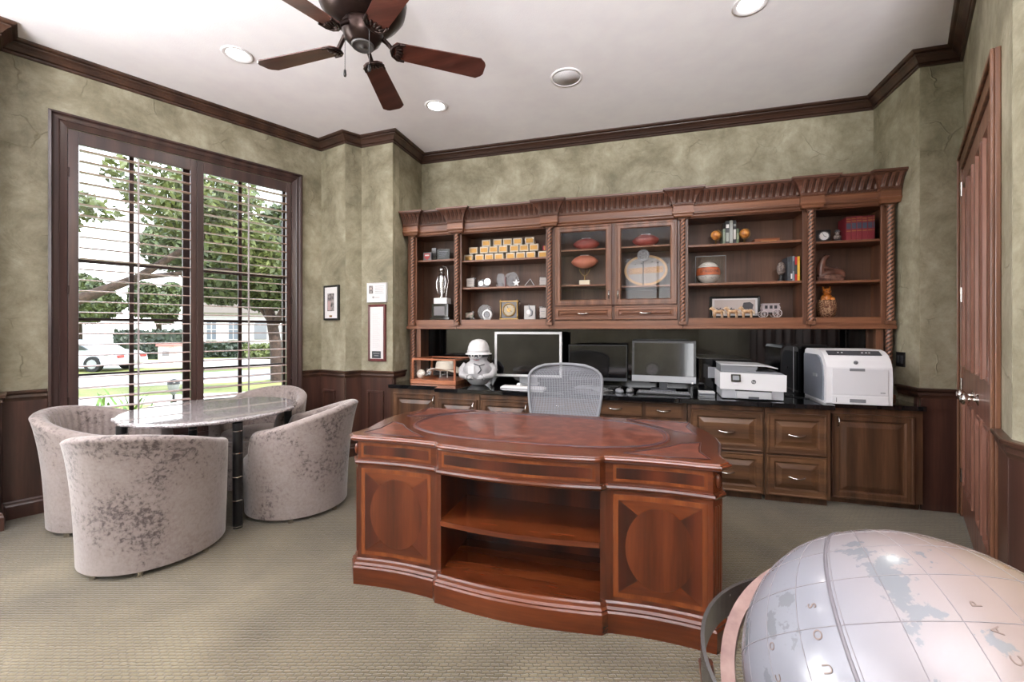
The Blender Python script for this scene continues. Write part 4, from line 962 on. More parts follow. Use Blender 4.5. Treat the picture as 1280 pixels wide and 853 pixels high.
for (a, L) in ((200, .17), (-35, .185)):
    a = math.radians(a); x, y = .095*math.cos(a), .095*math.sin(a)
    q = MB(); q.cyl((x*.9, y*.9, .03), (x, y, .028), .006, n=8); q.cyl((x, y, .03), (x, y, .03-L), .0016, n=6)
    for k in range(int(L/.008)): q.ell((x, y, .025-k*.008), .0026, 6, 4)
    pc = q.build('pull_chain', PEWTER, fan)
    q = MB(); q.lathe([(.001, .03-L), (.006, .025-L), (.0085, .0-L), (.006, -.01-L), (.001, -.012-L)], (x, y, 0), 10); q.build('pull_fob', BLACK, pc)
LAMP = plain('lamp_glow', (1, .97, .93, 1), emit=9)
TRIMW = plain('white_trim', srgb(232, 230, 234), .5)
lab = ['recessed ceiling light beside the left fan blade tip', 'recessed ceiling light near the back wall past the fan', 'recessed ceiling light at the top edge right of the fan', 'recessed ceiling light behind the viewer on the left', 'recessed ceiling light behind the viewer on the right']
for k, (x, y) in enumerate(((-2.865, 2.48), (-1.765, 3.565), (.70, 3.0))):
    d = thing('recessed_light', lab[k], 'ceiling light', (x, y, H), 0, 'recessed ceiling lights')
    q = MB(); q.lathe([(.072, .0), (.105, .0), (.104, -.006), (.094, -.008), (.076, -.004), (.072, .0)], n=32, cap=False); q.build('trim_ring', TRIMW, d)
    q = MB(); q.lathe([(.001, -.002), (.074, -.002), (.074, -.0005), (.001, -.0005)], n=28); q.build('lamp_face', LAMP, d)
    lo = light('recessed_light_beam', 'SPOT', (0, 0, -.02), (0, 0, 0), 42, (1, .95, .88), spot_size=math.radians(150), spot_blend=.8, shadow_soft_size=.07); lo.parent = d
d = thing('ceiling_speaker', 'round white flush ceiling speaker above the hutch', 'speaker', (-.54, 3.455, H))
q = MB(); q.lathe([(.11, 0), (.13, 0), (.13, -.006), (.122, -.01), (.112, -.009), (.11, 0)], n=40, cap=False); q.build('rim', TRIMW, d)
q = MB(); q.lathe([(.001, -.0072), (.112, -.0066), (.112, -.0012), (.001, -.001)], n=40); q.build('grille', mottled('speaker_mesh', [(.4, srgb(196, 194, 200)), (.6, srgb(222, 220, 224))], 400, 1, .7), d)

# ------------------------------------------------------------------ floor globe at the right foreground
def globemat():
    m, n, l, b = newmat('antique_globe_map'); t = n.new('ShaderNodeTexCoord')
    q = n.new('ShaderNodeTexNoise'); q.inputs['Scale'].default_value = 8.5; q.inputs['Detail'].default_value = 9; q.inputs['Roughness'].default_value = .62; l.new(t.outputs['Object'], q.inputs['Vector'])
    sea = n.new('ShaderNodeTexNoise'); sea.inputs['Scale'].default_value = 2.5; sea.inputs['Detail'].default_value = 2; l.new(t.outputs['Object'], sea.inputs['Vector'])
    se = n.new('ShaderNodeSeparateXYZ'); l.new(t.outputs['Object'], se.inputs[0])
    # tint runs from pale to tan across the globe, fixed to the globe itself
    mr = n.new('ShaderNodeMapRange'); mr.inputs[1].default_value = -.16; mr.inputs[2].default_value = .20; l.new(se.outputs['X'], mr.inputs[0])
    r1 = ramp(n, [(0, srgb(122, 123, 131)), (.45, srgb(136, 122, 118)), (1, srgb(136, 111, 86))]); l.new(mr.outputs[0], r1.inputs[0])
    land = ramp(n, [(.565, (0, 0, 0, 1)), (.575, (1, 1, 1, 1))]); l.new(q.outputs[0], land.inputs[0])
    r2 = ramp(n, [(.42, srgb(104, 107, 112)), (.49, srgb(120, 119, 119)), (.52, srgb(150, 92, 38)), (.7, srgb(150, 112, 70))]); bl_ = n.new('ShaderNodeMix'); bl_.data_type = 'FLOAT'; bl_.inputs[0].default_value = .35; l.new(sea.outputs[0], bl_.inputs[2]); l.new(mr.outputs[0], bl_.inputs[3]); l.new(bl_.outputs[0], r2.inputs[0])
    mx = n.new('ShaderNodeMixRGB'); l.new(land.outputs[0], mx.inputs[0]); l.new(r1.outputs[0], mx.inputs[1]); l.new(r2.outputs[0], mx.inputs[2])
    l.new(mx.outputs[0], b.inputs['Base Color']); b.inputs['Roughness'].default_value = .25; b.inputs['Coat Weight'].default_value = .15; b.inputs['Coat Roughness'].default_value = .1
    return m
GC, GR = Vector((.408, .749, .799)), .24
gl = thing('floor_globe', 'large antique style floor globe in the right foreground', 'globe', (GC.x, GC.y, 0))
toc = (Vector((0, 0, 1.35))-GC).normalized()
def gdir(az, el, pole): pass
GM = globemat()
q = MB(); q.ell((0, 0, 0), GR, 64, 40); sph = q.build('globe_sphere', GM, gl); sph.location = (0, 0, GC.z)
# local frame on the visible cap: f towards the eye, r to the right, u up
f_ = toc; r_ = Vector((0, 0, 1)).cross(f_).normalized(); u_ = f_.cross(r_)
def gp(a, b, o=0):   # degrees right, degrees up on the sphere seen from the front
    a, b = math.radians(a), math.radians(b); d = f_*math.cos(a)*math.cos(b)+r_*math.sin(a)*math.cos(b)+u_*math.sin(b); return d
MAPL = plain('map_line', srgb(112, 106, 110), .4); MAPB = plain('map_bold_line', srgb(96, 92, 98), .4)
pole = (r_*-.86+u_*.35+f_*.25).normalized()      # the axis lies over to the left, Antarctic side up
pole = (u_*.86-r_*.42+f_*-.1).normalized(); ex = pole.orthogonal().normalized(); ey = pole.cross(ex)
def ll(lon, lat, o=0): lon, lat = math.radians(lon), math.radians(lat); return (ex*math.cos(lon)*math.cos(lat)+ey*math.sin(lon)*math.cos(lat)+pole*math.sin(lat))*(GR+o)
lon0 = math.degrees(math.atan2(f_.dot(ey), f_.dot(ex)))
q = MB()
for lat in range(-60, 80, 15): q.tube([ll(i*5, lat, -.0002) for i in range(72)], .0007, 4, 0, False, True)
for lon in range(0, 360, 15): q.tube([ll(lon, -85+i*5, -.0002) for i in range(35)], .0007, 4, 0, False)
q.xf(T(0, 0, 0)); q.build('graticule', MAPL, gl).location = (0, 0, GC.z)
q = MB(); q.tube([ll(lon0-14, -85+i*3, -.0012) for i in range(57)], .0032, 6); q.build('date_line', MAPB, gl).location = (0, 0, GC.z)
TXM = plain('map_lettering', srgb(104, 88, 80), .5)
q = MB()
def letter(ch, lon, lat, size, turn=0):
    p = ll(lon, lat, .0002); nrm = p.normalized(); e_n = (pole-nrm*pole.dot(nrm)).normalized(); e_e = e_n.cross(nrm)
    M = Matrix((e_e, e_n, nrm)).transposed().to_4x4(); M.translation = p; q.text(ch, size, M @ RZ(math.radians(turn)), 0, .0003)
for i, ch in enumerate('SOUTH'): letter(ch, lon0-21, 6-i*9+16, .017, 90)
for i, ch in enumerate('PACIFIC'): letter(ch, lon0+24, 20-i*7, .015, 90)
for i, ch in enumerate('OCEAN'): letter(ch, lon0-40, 12-i*9, .014, 90)
q.build('map_lettering', TXM, gl).location = (0, 0, GC.z)
# cradle hoop and graduated meridian
MET = plain('cradle_metal', srgb(120, 118, 120), .25, .9); MER = mottled('meridian_brass', [(.3, srgb(130, 104, 100)), (.7, srgb(160, 134, 126))], 30, 3, .35, metal=.6)
q = MB(); R = []
for i in range(96):
    a = 2*PI*i/96; R.append([(r*math.cos(a), r*math.sin(a), z) for r, z in ((.297, .022), (.303, .022), (.303, -.03), (.297, -.03))])
q.rings(R+[R[0]], 0, False, True, False, False); q.build('cradle_hoop', MET, gl).location = (0, 0, GC.z+.005)
vd = Vector((-toc.x, -toc.y, 0)).normalized(); e1 = Vector((-vd.y, vd.x, 0)); e2 = (vd*.85+Vector((0, 0, 1))*.4).normalized(); e3 = e1.cross(e2)
q = MB(); R = []
for i in range(96):
    a = 2*PI*i/96; d = e1*math.cos(a)+e2*math.sin(a); R.append([d*.252+e3*.006, d*.274+e3*.006, d*.274-e3*.006, d*.252-e3*.006])
q.rings(R+[R[0]], 0, False, True, False, False); mer = q.build('meridian_ring', MER, gl); mer.location = (0, 0, GC.z)
q = MB()
for i in range(180):
    a = 2*PI*i/180; d = e1*math.cos(a)+e2*math.sin(a); q.tube([d*.264+e3*.0061, d*.272+e3*.0061], .0007, 4)
q.build('graduation', INK, mer)
for k in range(3):
    a = 2*PI*k/3+.9; q = MB(); q.tube([(.295*math.cos(a), .295*math.sin(a), GC.z-.02), (.25*math.cos(a), .25*math.sin(a), .45), (.30*math.cos(a), .30*math.sin(a), .02), (.34*math.cos(a), .34*math.sin(a), .016)], [.012, .018, .014, .016], 10); q.build('leg', CHERRY, gl)
q = MB(); q.lathe([(.001, GC.z-.30), (.02, GC.z-.295), (.03, .44), (.045, .40), (.03, .34), (.001, .33)], n=20); q.cyl((0, 0, .38), (.25*math.cos(.9), .25*math.sin(.9), .42), .012); q.cyl((0, 0, .38), (.25*math.cos(.9+2*PI/3), .25*math.sin(.9+2*PI/3), .42), .012); q.cyl((0, 0, .38), (.25*math.cos(.9+4*PI/3), .25*math.sin(.9+4*PI/3), .42), .012); q.build('centre_hub', CHERRY, gl)

# ------------------------------------------------------------------ pictures and switch
def pic(name, label, loc, rz, w, h, frame_m, fw, inner, cat='picture frame', dep=.025):
    t = thing(name, label, cat, loc, rz); m = MB()
    m.relief(-w/2, w/2, -h/2, h/2, [(0, 0), (0, -dep), (fw*.25, -dep-.003), (fw*.8, -dep), (fw, -dep+.008)], 0, 0, 1); m.build('frame', frame_m, t)
    m = MB(); m.box(-w/2+fw-.001, w/2-fw+.001, -dep+.002, -dep+.0075, -h/2+fw-.001, h/2-fw+.001); m.build('mat_board', PAPER, t)
    inner(t, -dep+.001); return t
_, a34, L34 = frame(P3, P4); _, a12, L12 = frame(P1, P2)
def at34(x): t = (x-P3[0])/(P4[0]-P3[0]); return (x, P3[1]+t*(P4[1]-P3[1]))
PHG = mottled('grey_photo', [(.35, srgb(52, 50, 54)), (.65, srgb(176, 168, 166))], 30, 4, .4)
def inner_cert(t, y):
    m = MB(); m.box(-.095, -.045, y-.001, y, -.01, .075); m.build('portrait_photo', PHG, t)
    m = MB(); m.ell((-.070, y-.0012, .045), (.011, .0008, .014), 12, 8); m.build('portrait_face', plain('portrait_skin', srgb(196, 180, 172), .5), t)
    m = MB()
    for k in range(5): m.box(-.02, .095-.012*(k % 2), y-.0006, y, .065-k*.018, .069-k*.018)
    m.ell((-.04, y-.0005, -.05), (.014, .0006, .012), 14, 8); m.box(-.02, .04, y-.0006, y, -.055, -.050); m.build('printed_lines', plain('pale_ink', srgb(170, 168, 172), .6), t)
p = at34(-2.634); pic('framed_certificate', 'white framed certificate with a small portrait above the long burgundy frame', (p[0], p[1], 1.741), a34, .245, .208, WHITE, .010, inner_cert)
BURG = wood('burgundy_frame', srgb(72, 26, 30), srgb(104, 42, 46), srgb(128, 60, 62), 'z', 1, .3)
def inner_long(t, y):
    m = MB()
    for k in range(26): m.box(-.05, .045-.01*((k*7) % 4), y-.0005, y, .205-k*.0145, .207-k*.0145)
    m.build('printed_lines', plain('faint_ink', srgb(206, 204, 208), .6), t)
    m = MB(); m.box(-.055, .055, y-.003, y, -.27, -.195); pl_ = m.build('engraved_plate', plain('dark_plate', srgb(70, 70, 76), .3, .4), t)
    m = MB(); m.box(-.04, .04, y-.0036, y-.003, -.222, -.214); m.box(-.028, .028, y-.0036, y-.003, -.246, -.238); m.build('engraving', SILVER, pl_)
p = at34(-2.634); pic('framed_scroll', 'tall burgundy frame with a long white sheet and a dark plate', (p[0], p[1], 1.314), a34, .215, .60, BURG, .026, inner_long)
def inner_blk(t, y):
    m = MB(); m.box(-.055, .055, y-.001, y, -.09, .10); ph = m.build('photograph', PHG, t)
    m = MB(); m.box(-.048, .0, y-.0015, y-.001, -.08, .02); m.build('photo_figure', plain('photo_pink', srgb(186, 160, 158), .5), ph)
    m = MB(); m.box(-.022, .022, y-.001, y, -.155, -.135); m.build('gold_label', GOLD, t)
p = along(P1, P2, .195); pic('framed_photo', 'black framed photograph on the narrow wall right of the window', (p[0], p[1], 1.637), a12, .245, .375, BLACK, .022, inner_blk)
sw = thing('light_switch', 'black wall switch plate on the alcove side near the laser printer', 'switch', (2.05, 4.14, 1.11), -PI/2)
m = MB(); m.box(-.058, .058, -.007, 0, -.058, .058); m.build('plate', BLACK, sw, bev=.003)
for x in (-.024, .024): m = MB(); m.box(x-.014, x+.014, -.011, -.007, -.03, .03); m.build('rocker', DGREY, sw, bev=.002)

# ------------------------------------------------------------------ on the worktop
WT = .7858
ca = thing('hat_display_case', 'wood framed glass display case at the left end of the worktop', 'display case', (-1.985, 4.165, WT), math.radians(-4))
OAKR = wood('oak_case_wood', srgb(120, 66, 40), srgb(158, 92, 60), srgb(186, 120, 82), 'x', 1.2, .35)
cw, cd, chh = .255, .20, .262
m = MB(); m.box(-cw-.01, cw+.01, -cd-.01, cd+.01, .0, .042); m.build('base', OAKR, ca, bev=.003)
m = MB()
for (x0, x1, y0, y1) in ((-cw, cw, -cd, -cd+.018), (-cw, cw, cd-.018, cd), (-cw, -cw+.018, -cd+.018, cd-.018), (cw-.018, cw, -cd+.018, cd-.018)): m.box(x0, x1, y0, y1, chh-.018, chh)
m.build('top_frame', OAKR, ca, bev=.002)
for sx in (-1, 1):
    for sy in (-1, 1): m = MB(); m.box(min(sx*cw, sx*(cw-.018)), max(sx*cw, sx*(cw-.018)), min(sy*cd, sy*(cd-.018)), max(sy*cd, sy*(cd-.018)), .042, chh-.018); m.build('corner_post', OAKR, ca)
m = MB()
m.box(-cw+.018, cw-.018, -cd+.007, -cd+.010, .042, chh-.018); m.box(-cw+.018, cw-.018, cd-.010, cd-.007, .042, chh-.018); m.box(-cw+.007, -cw+.010, -cd+.018, cd-.018, .042, chh-.018); m.box(cw-.010, cw-.007, -cd+.018, cd-.018, .042, chh-.018); m.box(-cw+.018, cw-.018, -cd+.018, cd-.018, chh-.008, chh-.005); m.build('glass', GLASS, ca)
FELT = mottled('cream_felt', [(.3, srgb(216, 206, 192)), (.7, srgb(234, 226, 214))], 8, 3, .8)
hat = thing('cowboy_hat', 'cream felt cowboy hat inside the glass display case', 'hat', (-1.968, 4.185, WT+.1125), math.radians(-8))
m = MB(); R = []
for r, z in ((.11, .012), (.15, .006), (.19, .0), (.205, .0), (.205, .006), (.19, .007), (.15, .012), (.112, .02)):
    R.append([(r*1.02*math.cos(t), r*.74*math.sin(t), z+.042*(abs(math.sin(t))**3)*((r/.205)**2)-.010*abs(math.cos(t))**4*(r/.205)**2) for t in [2*PI*i/40 for i in range(40)]])
m.rings(R, 0, True, True, False, False); m.build('brim', FELT, hat)
m = MB(); R = []
for s_, z in ((1, .01), (.97, .05), (.92, .085), (.82, .108), (.55, .112), (.25, .094), (.02, .09)): R.append([(.112*s_*math.cos(t), .085*s_*math.sin(t), z-.016*(abs(math.sin(t)) < .5)*(z > .08)*(1-abs(math.sin(t)))) for t in [2*PI*i/32 for i in range(32)]])
m.rings(R, 0, True); m.build('crown', FELT, hat)
m = MB(); m.lathe([(.1135, .014), (.1145, .014), (.1135, .03), (.1125, .03)], n=32, sy=.76, cap=False); m.build('hat_band', plain('taupe_band', srgb(168, 152, 138), .6), hat)
for k, x in enumerate((-.06, .03)): m = MB(); m.tube([(x, 0, -.069), (x, 0, .0)], .006, 8); m.build('hat_stand', WHITE, hat)
bsb = thing('pale_ball', 'pale round ball at the left inside the glass display case', 'ball', (-2.185, 4.06, WT+.0428))
m = MB(); m.ell((0, 0, .048), (.045, .045, .048), 20, 14); m.build('ball', FELT, bsb); m = MB(); m.tube([(.045*math.cos(t), .045*math.sin(t)*.8, .048+.02*math.sin(2*t)) for t in [2*PI*i/30 for i in range(30)]], .0012, 5, 0, False, True); m.build('stitching', INK, bsb)
# ceramic figurine with white helmet
CER = mottled('grey_glazed_ceramic', [(.3, srgb(150, 150, 154)), (.55, srgb(188, 187, 190)), (.75, srgb(206, 205, 208))], 9, 4, .3, coat=.2)
CERW = plain('white_glaze', srgb(232, 232, 234), .25, coat=.3)
fg = thing('ceramic_figurine', 'round grey ceramic figure wearing a white pith helmet beside the display case', 'figurine', (-1.535, 4.06, WT), math.radians(8))
m = MB(); m.lathe([(.001, 0), (.062, 0), (.085, .012), (.12, .05), (.148, .10), (.155, .14), (.146, .185), (.128, .215), (.105, .232), (.09, .242), (.086, .26), (.096, .28), (.104, .30), (.10, .33), (.001, .34)], n=32); m.build('body', CER, fg)
for s_ in (-1, 1):
    m = MB(); m.tube([(s_*.125, -.02, .21), (s_*.168, -.03, .155), (s_*.15, -.09, .105), (s_*.075, -.135, .09)], [.032, .036, .034, .026], 12); m.ell((s_*.055, -.142, .088), (.030, .022, .022), 12, 8)
    for k in range(4): m.ell((s_*(.032+.004*k), -.15, .078+.008*k), (.016, .008, .0055), 8, 6)
    m.build('arm', CER, fg)
m = MB(); m.prism([(-.072, -.155), (-.008, -.165), (-.008, -.14), (-.072, -.13)], .125, .205); m.build('chest_panel', CERW, fg)
m = MB(); m.tube([(.04, -.14, .205), (.06, -.152, .165), (.03, -.16, .13)], .006, 8); m.tube([(-.02, -.13, .225), (.04, -.14, .205), (.085, -.11, .22)], .005, 8); m.build('strap', DGREY, fg)
m = MB(); m.lathe([(.099, .285), (.105, .288), (.1065, .30), (.105, .312), (.099, .315)], n=32, cap=False); m.build('goggle_band', DGREY, fg)
for s_ in (-1, 1):
    m = MB(); m.ell((s_*.036, -.098, .30), (.024, .012, .017), 14, 10); g = m.build('eye', CERW, fg); m = MB(); m.ell((s_*.036, -.109, .30), (.010, .003, .010), 10, 8); m.build('pupil', DGREY, g)
m = MB(); m.ell((0, -.108, .278), (.014, .016, .013), 12, 8); m.build('nose', CER, fg)
m = MB(); m.tube([(-.03, -.098, .262), (0, -.103, .257), (.03, -.098, .262)], .004, 6); m.build('mouth', plain('dull_red', srgb(140, 70, 70), .4), fg)
m = MB(); m.lathe([(.135, .312), (.133, .319), (.118, .328), (.113, .345), (.108, .385), (.092, .425), (.066, .452), (.03, .464), (.001, .467), ], n=36); m.lathe([(.1335, .3115), (.10, .322), (.001, .322)], n=36); m.build('pith_helmet', CERW, fg)
m = MB(); m.lathe([(.1135, .334), (.116, .336), (.1155, .35), (.112, .352)], n=36, cap=False); m.build('helmet_band', plain('grey_band', srgb(200, 200, 204), .4), fg)
# monitors
def monitor(name, label, loc, rz, w, h, zb, bezel, border, chin, stand, face=None, cat='monitor', dep=.035, tilt=0):
    t = thing(name, label, cat, loc, rz); m = MB()
    m.relief(-w/2, w/2, zb, zb+h, [(0, dep), (0, .002), (.002, 0), (border, 0), (border+.001, .003)], 0, 0, 1); m.build('bezel', bezel, t)
    m = MB(); m.box(-w/2+border, w/2-border, .001, .004, zb+border+chin, zb+h-border); m.build('screen', SCREEN, t)
    if chin: m = MB(); m.box(-w/2+.002, w/2-.002, -.003, .004, zb+.002, zb+chin+border-.004); m.build('chin', face or bezel, t)
    stand(t)
    for c in t.children:
        if tilt and not c.name.startswith('stand'): c.rotation_euler = (-math.radians(tilt), 0, 0)
    return t
def st_apple(t):
    m = MB(); m.box(-.09, .09, .04, .052, .01, .25); m.build('stand_back', SILVER, t); m = MB(); m.box(-.10, .10, -.06, .14, 0, .01); m.build('stand_foot', SILVER, t, bev=.003)
ALU = plain('pale_aluminium', srgb(226, 227, 230), .4, .2)
monitor('wide_monitor', 'large monitor with pale silver bezel behind the ceramic figure', (-1.055, 4.20, WT), math.radians(3), .70, .462, .078, ALU, .025, 0, st_apple)
def st_black(t):
    m = MB(); m.box(-.045, .045, .03, .07, .006, .2); m.build('stand_neck', BLACK, t); m = MB(); m.prism([(.13*math.cos(a), .03+.10*math.sin(a)) for a in [2*PI*i/24 for i in range(24)]], 0, .008); m.build('stand_foot', BLACK, t)
monitor('thin_monitor', 'dark thin bezel monitor right of the mesh chair back', (-.355, 4.22, WT), math.radians(2), .565, .352, .062, BLACK, .010, .022, st_black, DGREY)
def st_aio(t):
    m = MB(); m.box(-.035, .035, .035, .065, .004, .12); m.build('stand_neck', DGREY, t); m = MB(); m.box(-.11, .11, -.05, .12, 0, .009); m.build('stand_foot', DGREY, t, bev=.004)
    m = MB(); m.text('DELL', .022, T(.0, -.0005, .105) @ TEXT_X, 0, .0004); m.build('logo', SILVER, t)
    m = MB(); m.box(.245, .258, -.0045, -.003, .068, .084); m.build('sticker', PAPER, t)
    m = MB(); m.cyl((0, 0, .452), (0, -.001, .452), .003, n=10); m.build('webcam', DGREY, t)
monitor('all_in_one_computer', 'all in one computer with a silver chin below its black framed screen', (.248, 4.17, WT), math.radians(-6), .565, .388, .072, BLACK, .021, .042, st_aio, SILVER, 'computer', .05, 7)
# keyboards, mice, cables
def keyboard(name, label, loc, rz, w, d, body, keym):
    t = thing(name, label, 'keyboard', loc, rz); m = MB(); m.plate([(0, 0), (0, 0)], 0, 0) if False else None
    m.v = []; m.box(-w/2, w/2, -d/2, d/2, 0, .012); m.build('case', body, t, bev=.003)
    k = MB(); rows, cols = 5, 18
    for r in range(rows):
        for c in range(cols):
            if r == 0 and 4 < c < 10: continue
            x = -w/2+.010+(w-.02)*(c+.5)/cols; y = -d/2+.010+(d-.02)*(r+.5)/rows; kw, kd = (w-.02)/cols*.42, (d-.02)/rows*.42
            k.box(x-kw, x+kw, y-kd, y+kd, .0115, .019)
    k.box(-w/2+.010+(w-.02)*5/cols+.002, -w/2+.010+(w-.02)*10/cols-.002, -d/2+.012, -d/2+.007+(d-.02)/rows, .0115, .019)
    k.build('keys', keym, t); return t
kb = keyboard('white_keyboard', 'white keyboard under the pale bezel monitor', (-1.03, 3.93, WT), math.radians(-4), .43, .115, WHITE, PAPER)
keyboard('dark_keyboard', 'black keyboard with grey keys in front of the all in one computer', (.235, 3.93, WT), math.radians(-5), .44, .14, BLACK, GREY)
m = MB(); m.lathe([(.001, 0), (.028, 0), (.03, .012), (.024, .026), (.012, .034), (.001, .036)], n=20, sy=1.7); solo('white_mouse', m, WHITE, 'white computer mouse lying behind the white keyboard', 'mouse', (-1.10, 4.045, WT), .4)
def mouse(label, loc, rz, mm):
    t = thing('dark_mouse', label, 'mouse', loc, rz); m = MB(); m.lathe([(.001, 0), (.029, 0), (.031, .012), (.026, .026), (.014, .036), (.001, .038)], n=20, sy=1.75); m.build('shell', mm, t); m = MB(); m.cyl((-.004, -.028, .034), (.004, -.028, .034), .007, n=12); m.build('scroll_wheel', DGREY, t); return t
mouse('grey computer mouse among the cables, the left of the pair', (-.135, 3.92, WT), .5, GREY); mouse('silver computer mouse beside the black keyboard', (-.045, 3.98, WT), -.3, SILVER)
rnd = random.Random(5)
for k, (cx, cy, col, lab) in enumerate(((-.31, 3.95, SILVER, 'coiled pale cable lying right of the mesh chair back'), (-.22, 4.10, BLACK, 'tangled black cable lying in front of the thin monitor'), (-.46, 4.06, GREY, 'grey looped cable half hidden behind the mesh chair'))):
    P = []; n = 90
    for i in range(n):
        t = i/n*2*PI*5; rr = .055+.025*math.sin(t*.37+k); P.append((rr*1.25*math.cos(t)+.02*math.sin(t*.2), rr*.75*math.sin(t), .006+.012*(1+math.sin(t*.61+k))*.9))
    P += [(P[-1][0]+.01*i, P[-1][1]+.005*i, .004) for i in range(1, 4)]
    m = MB(); m.tube(P, .0032, 6); solo('computer_cable', m, col, lab, 'cable', (cx, cy, WT))
hd = thing('external_drive', 'small silver box drive lying left of the inkjet printer', 'drive', (.585, 3.93, WT), math.radians(-3))
m = MB(); m.box(-.065, .06, -.05, .06, 0, .032); m.build('case', SILVER, hd, bev=.003); m = MB(); m.box(-.063, .058, -.0515, -.05, .010, .022); m.build('dark_slot', DGREY, hd)
m = MB(); m.box(-.064, .059, -.049, .059, .032, .035); m.build('lid', WHITE, hd)
# black speaker box, tower
bx = thing('black_desktop_box', 'black desktop computer box behind the inkjet printer', 'computer', (.76, 4.36, WT)); m = MB(); m.box(-.2, .24, -.13, .15, 0, .30); m.build('case', BLACKGL, bx, bev=.004); m = MB(); m.box(-.12, -.05, -.132, -.13, .12, .22); m.build('pale_label', GREY, bx)
tw = thing('black_computer_tower', 'tall glossy black computer tower left of the laser printer', 'computer', (1.325, 4.36, WT)); m = MB(); R = []
m.plate([(-.085, 0), (.075, 0), (.075, .425), (-.06, .425), (-.078, .40), (-.085, .36)], -.08, .165); m.build('case', BLACKGL, tw, bev=.003); m = MB(); m.box(.012, .016, -.083, -.08, .01, .41); m.build('edge_strip', SILVER, tw)
# inkjet printer
PW2 = plain('printer_white', srgb(238, 238, 242), .3)
pr = thing('inkjet_printer', 'low white and grey inkjet printer with a small tilted screen', 'printer', (.905, 3.94, WT), math.radians(-3))
m = MB(); m.box(-.218, .222, -.145, .19, .004, .085); m.build('lower_body', GREY if False else plain('printer_light_grey', srgb(176, 178, 184), .4), pr, bev=.006)
m = MB(); m.plate([(-.232, .080), (.236, .075), (.238, .205), (-.232, .215)], -.158, .19); m.build('white_shell', PW2, pr, bev=.008)
m = MB(); m.plate([(-.225, .216), (.232, .206), (.20, .222), (-.225, .228)], -.14, .185); m.build('scanner_lid', plain('lid_grey', srgb(120, 122, 128), .4), pr)
m = MB(); m.plate([(-.222, .229), (.03, .226), (.05, .262), (-.222, .272)], -.12, .18); m.build('feeder_body', GREY, pr, bev=.004)
m = MB(); m.plate([(-.225, .272), (.10, .266), (.185, .250), (.185, .256), (.10, .276), (-.225, .284)], -.135, .185); m.build('feeder_cover', plain('cover_grey', srgb(196, 198, 202), .4), pr, bev=.003)
m = MB(); m.box(-.035, .035, -.006, .004, -.03, .03); pn = m.build('touch_panel', BLACKGL, pr, bev=.003); pn.location = (-.118, -.163, .172); pn.rotation_euler = (math.radians(-12), 0, 0)
m = MB(); m.box(-.024, .024, -.0075, -.006, -.018, .02); m.build('lit_screen', plain('screen_grey', srgb(120, 124, 130), .2), pn)
m = MB(); m.cyl((.01, -.158, .145), (.01, -.1595, .145), .0165, n=28); lgp = m.build('logo_disc', DGREY, pr); m = MB(); m.text('hp', .024, T(.01, -.1602, .145) @ TEXT_X, 0, .0004); m.build('logo_letters', PAPER, lgp)
m = MB(); m.box(-.12, .14, -.1465, -.14, .066, .078); m.build('output_slot', BLACK, pr)
m = MB(); m.box(-.115, .135, -.175, -.10, .010, .060); tr_ = m.build('paper_tray', plain('tray_grey', srgb(186, 188, 192), .4), pr, bev=.006); m = MB(); m.box(-.03, .045, -.1765, -.17, .008, .028); m.build('tray_notch', DGREY, tr_)
# laser printer
lp = thing('laser_printer', 'big white laser printer with dark grey side near the right wall', 'printer', (1.60, 3.96, WT), math.radians(-1))
prof = [(-.20, .0), (-.205, .08), (-.206, .20), (-.20, .28), (-.18, .33), (-.145, .37), (-.10, .395), (-.04, .408), (.20, .408), (.24, .39), (.24, .0)]
m = MB(); R = [[(x, y, z) for y, z in prof] for x in (-.203, .212)]; m.rings(R, 0, False); m.build('white_body', PW2, lp, bev=.010)
m = MB(); sp_ = [(-.165, .02), (-.168, .2), (-.15, .285), (-.105, .345), (-.05, .365), (.23, .365), (.23, .02)]; m.rings([[(x, y, z) for y, z in sp_] for x in (-.214, -.2035)], 0, False); sd = m.build('side_panel', plain('printer_side_grey', srgb(112, 116, 126), .35), lp)
m = MB(); m.box(-.218, -.214, -.06, .02, .19, .215); m.build('side_grip', SILVER, sd)
m = MB(); m.relief(-.165, .185, .075, .27, [(0, -.2062), (0, -.2085), (.002, -.2095)], 0); dr = m.build('front_cover', plain('cover_white', srgb(228, 228, 233), .3), lp); m = MB(); m.box(-.055, .04, -.2115, -.209, .252, .272); m.build('cover_grip', GREY, dr)
m = MB(); m.box(.135, .165, -.2105, -.2095, .092, .098); m.build('model_mark', GREY, dr)
m = MB(); m.box(-.165, .185, -.209, -.206, .004, .066); ty = m.build('paper_tray', PW2, lp, bev=.002); m = MB(); m.box(-.055, .045, -.213, -.209, .018, .044); m.build('tray_handle', GREY, ty); m = MB(); m.box(-.14, -.137, -.2095, -.209, .015, .05); m.build('gauge', DGREY, ty)
d_ = Vector((0, .045, .025)).normalized(); 
m = MB(); R = [[(x, -.150+.0, .3665) , (x, -.102, .396), (x, -.105, .400), (x, -.154, .371)] for x in (-.17, .17)]; m.rings(R, 0, False); cpn = m.build('control_panel', DGREY, lp)
m = MB()
for x in (-.10, -.075, .055, .08, .10): m.ell((x, -.130, .3865), (.007, .006, .004), 10, 6)
m.build('buttons', WHITE, cpn)
m = MB(); m.cyl((-.01, -.2015, .315), (-.01, -.197, .315), .0145, n=24); m.xf(T(0, .016, 0)) if False else None; lg2 = m.build('logo_disc', GREY, lp); lg2.location = (0, .006, 0); m = MB(); m.text('hp', .021, T(-.01, -.2020, .315) @ TEXT_X, 0, .0004); m.build('logo_letters', BLACK, lg2)
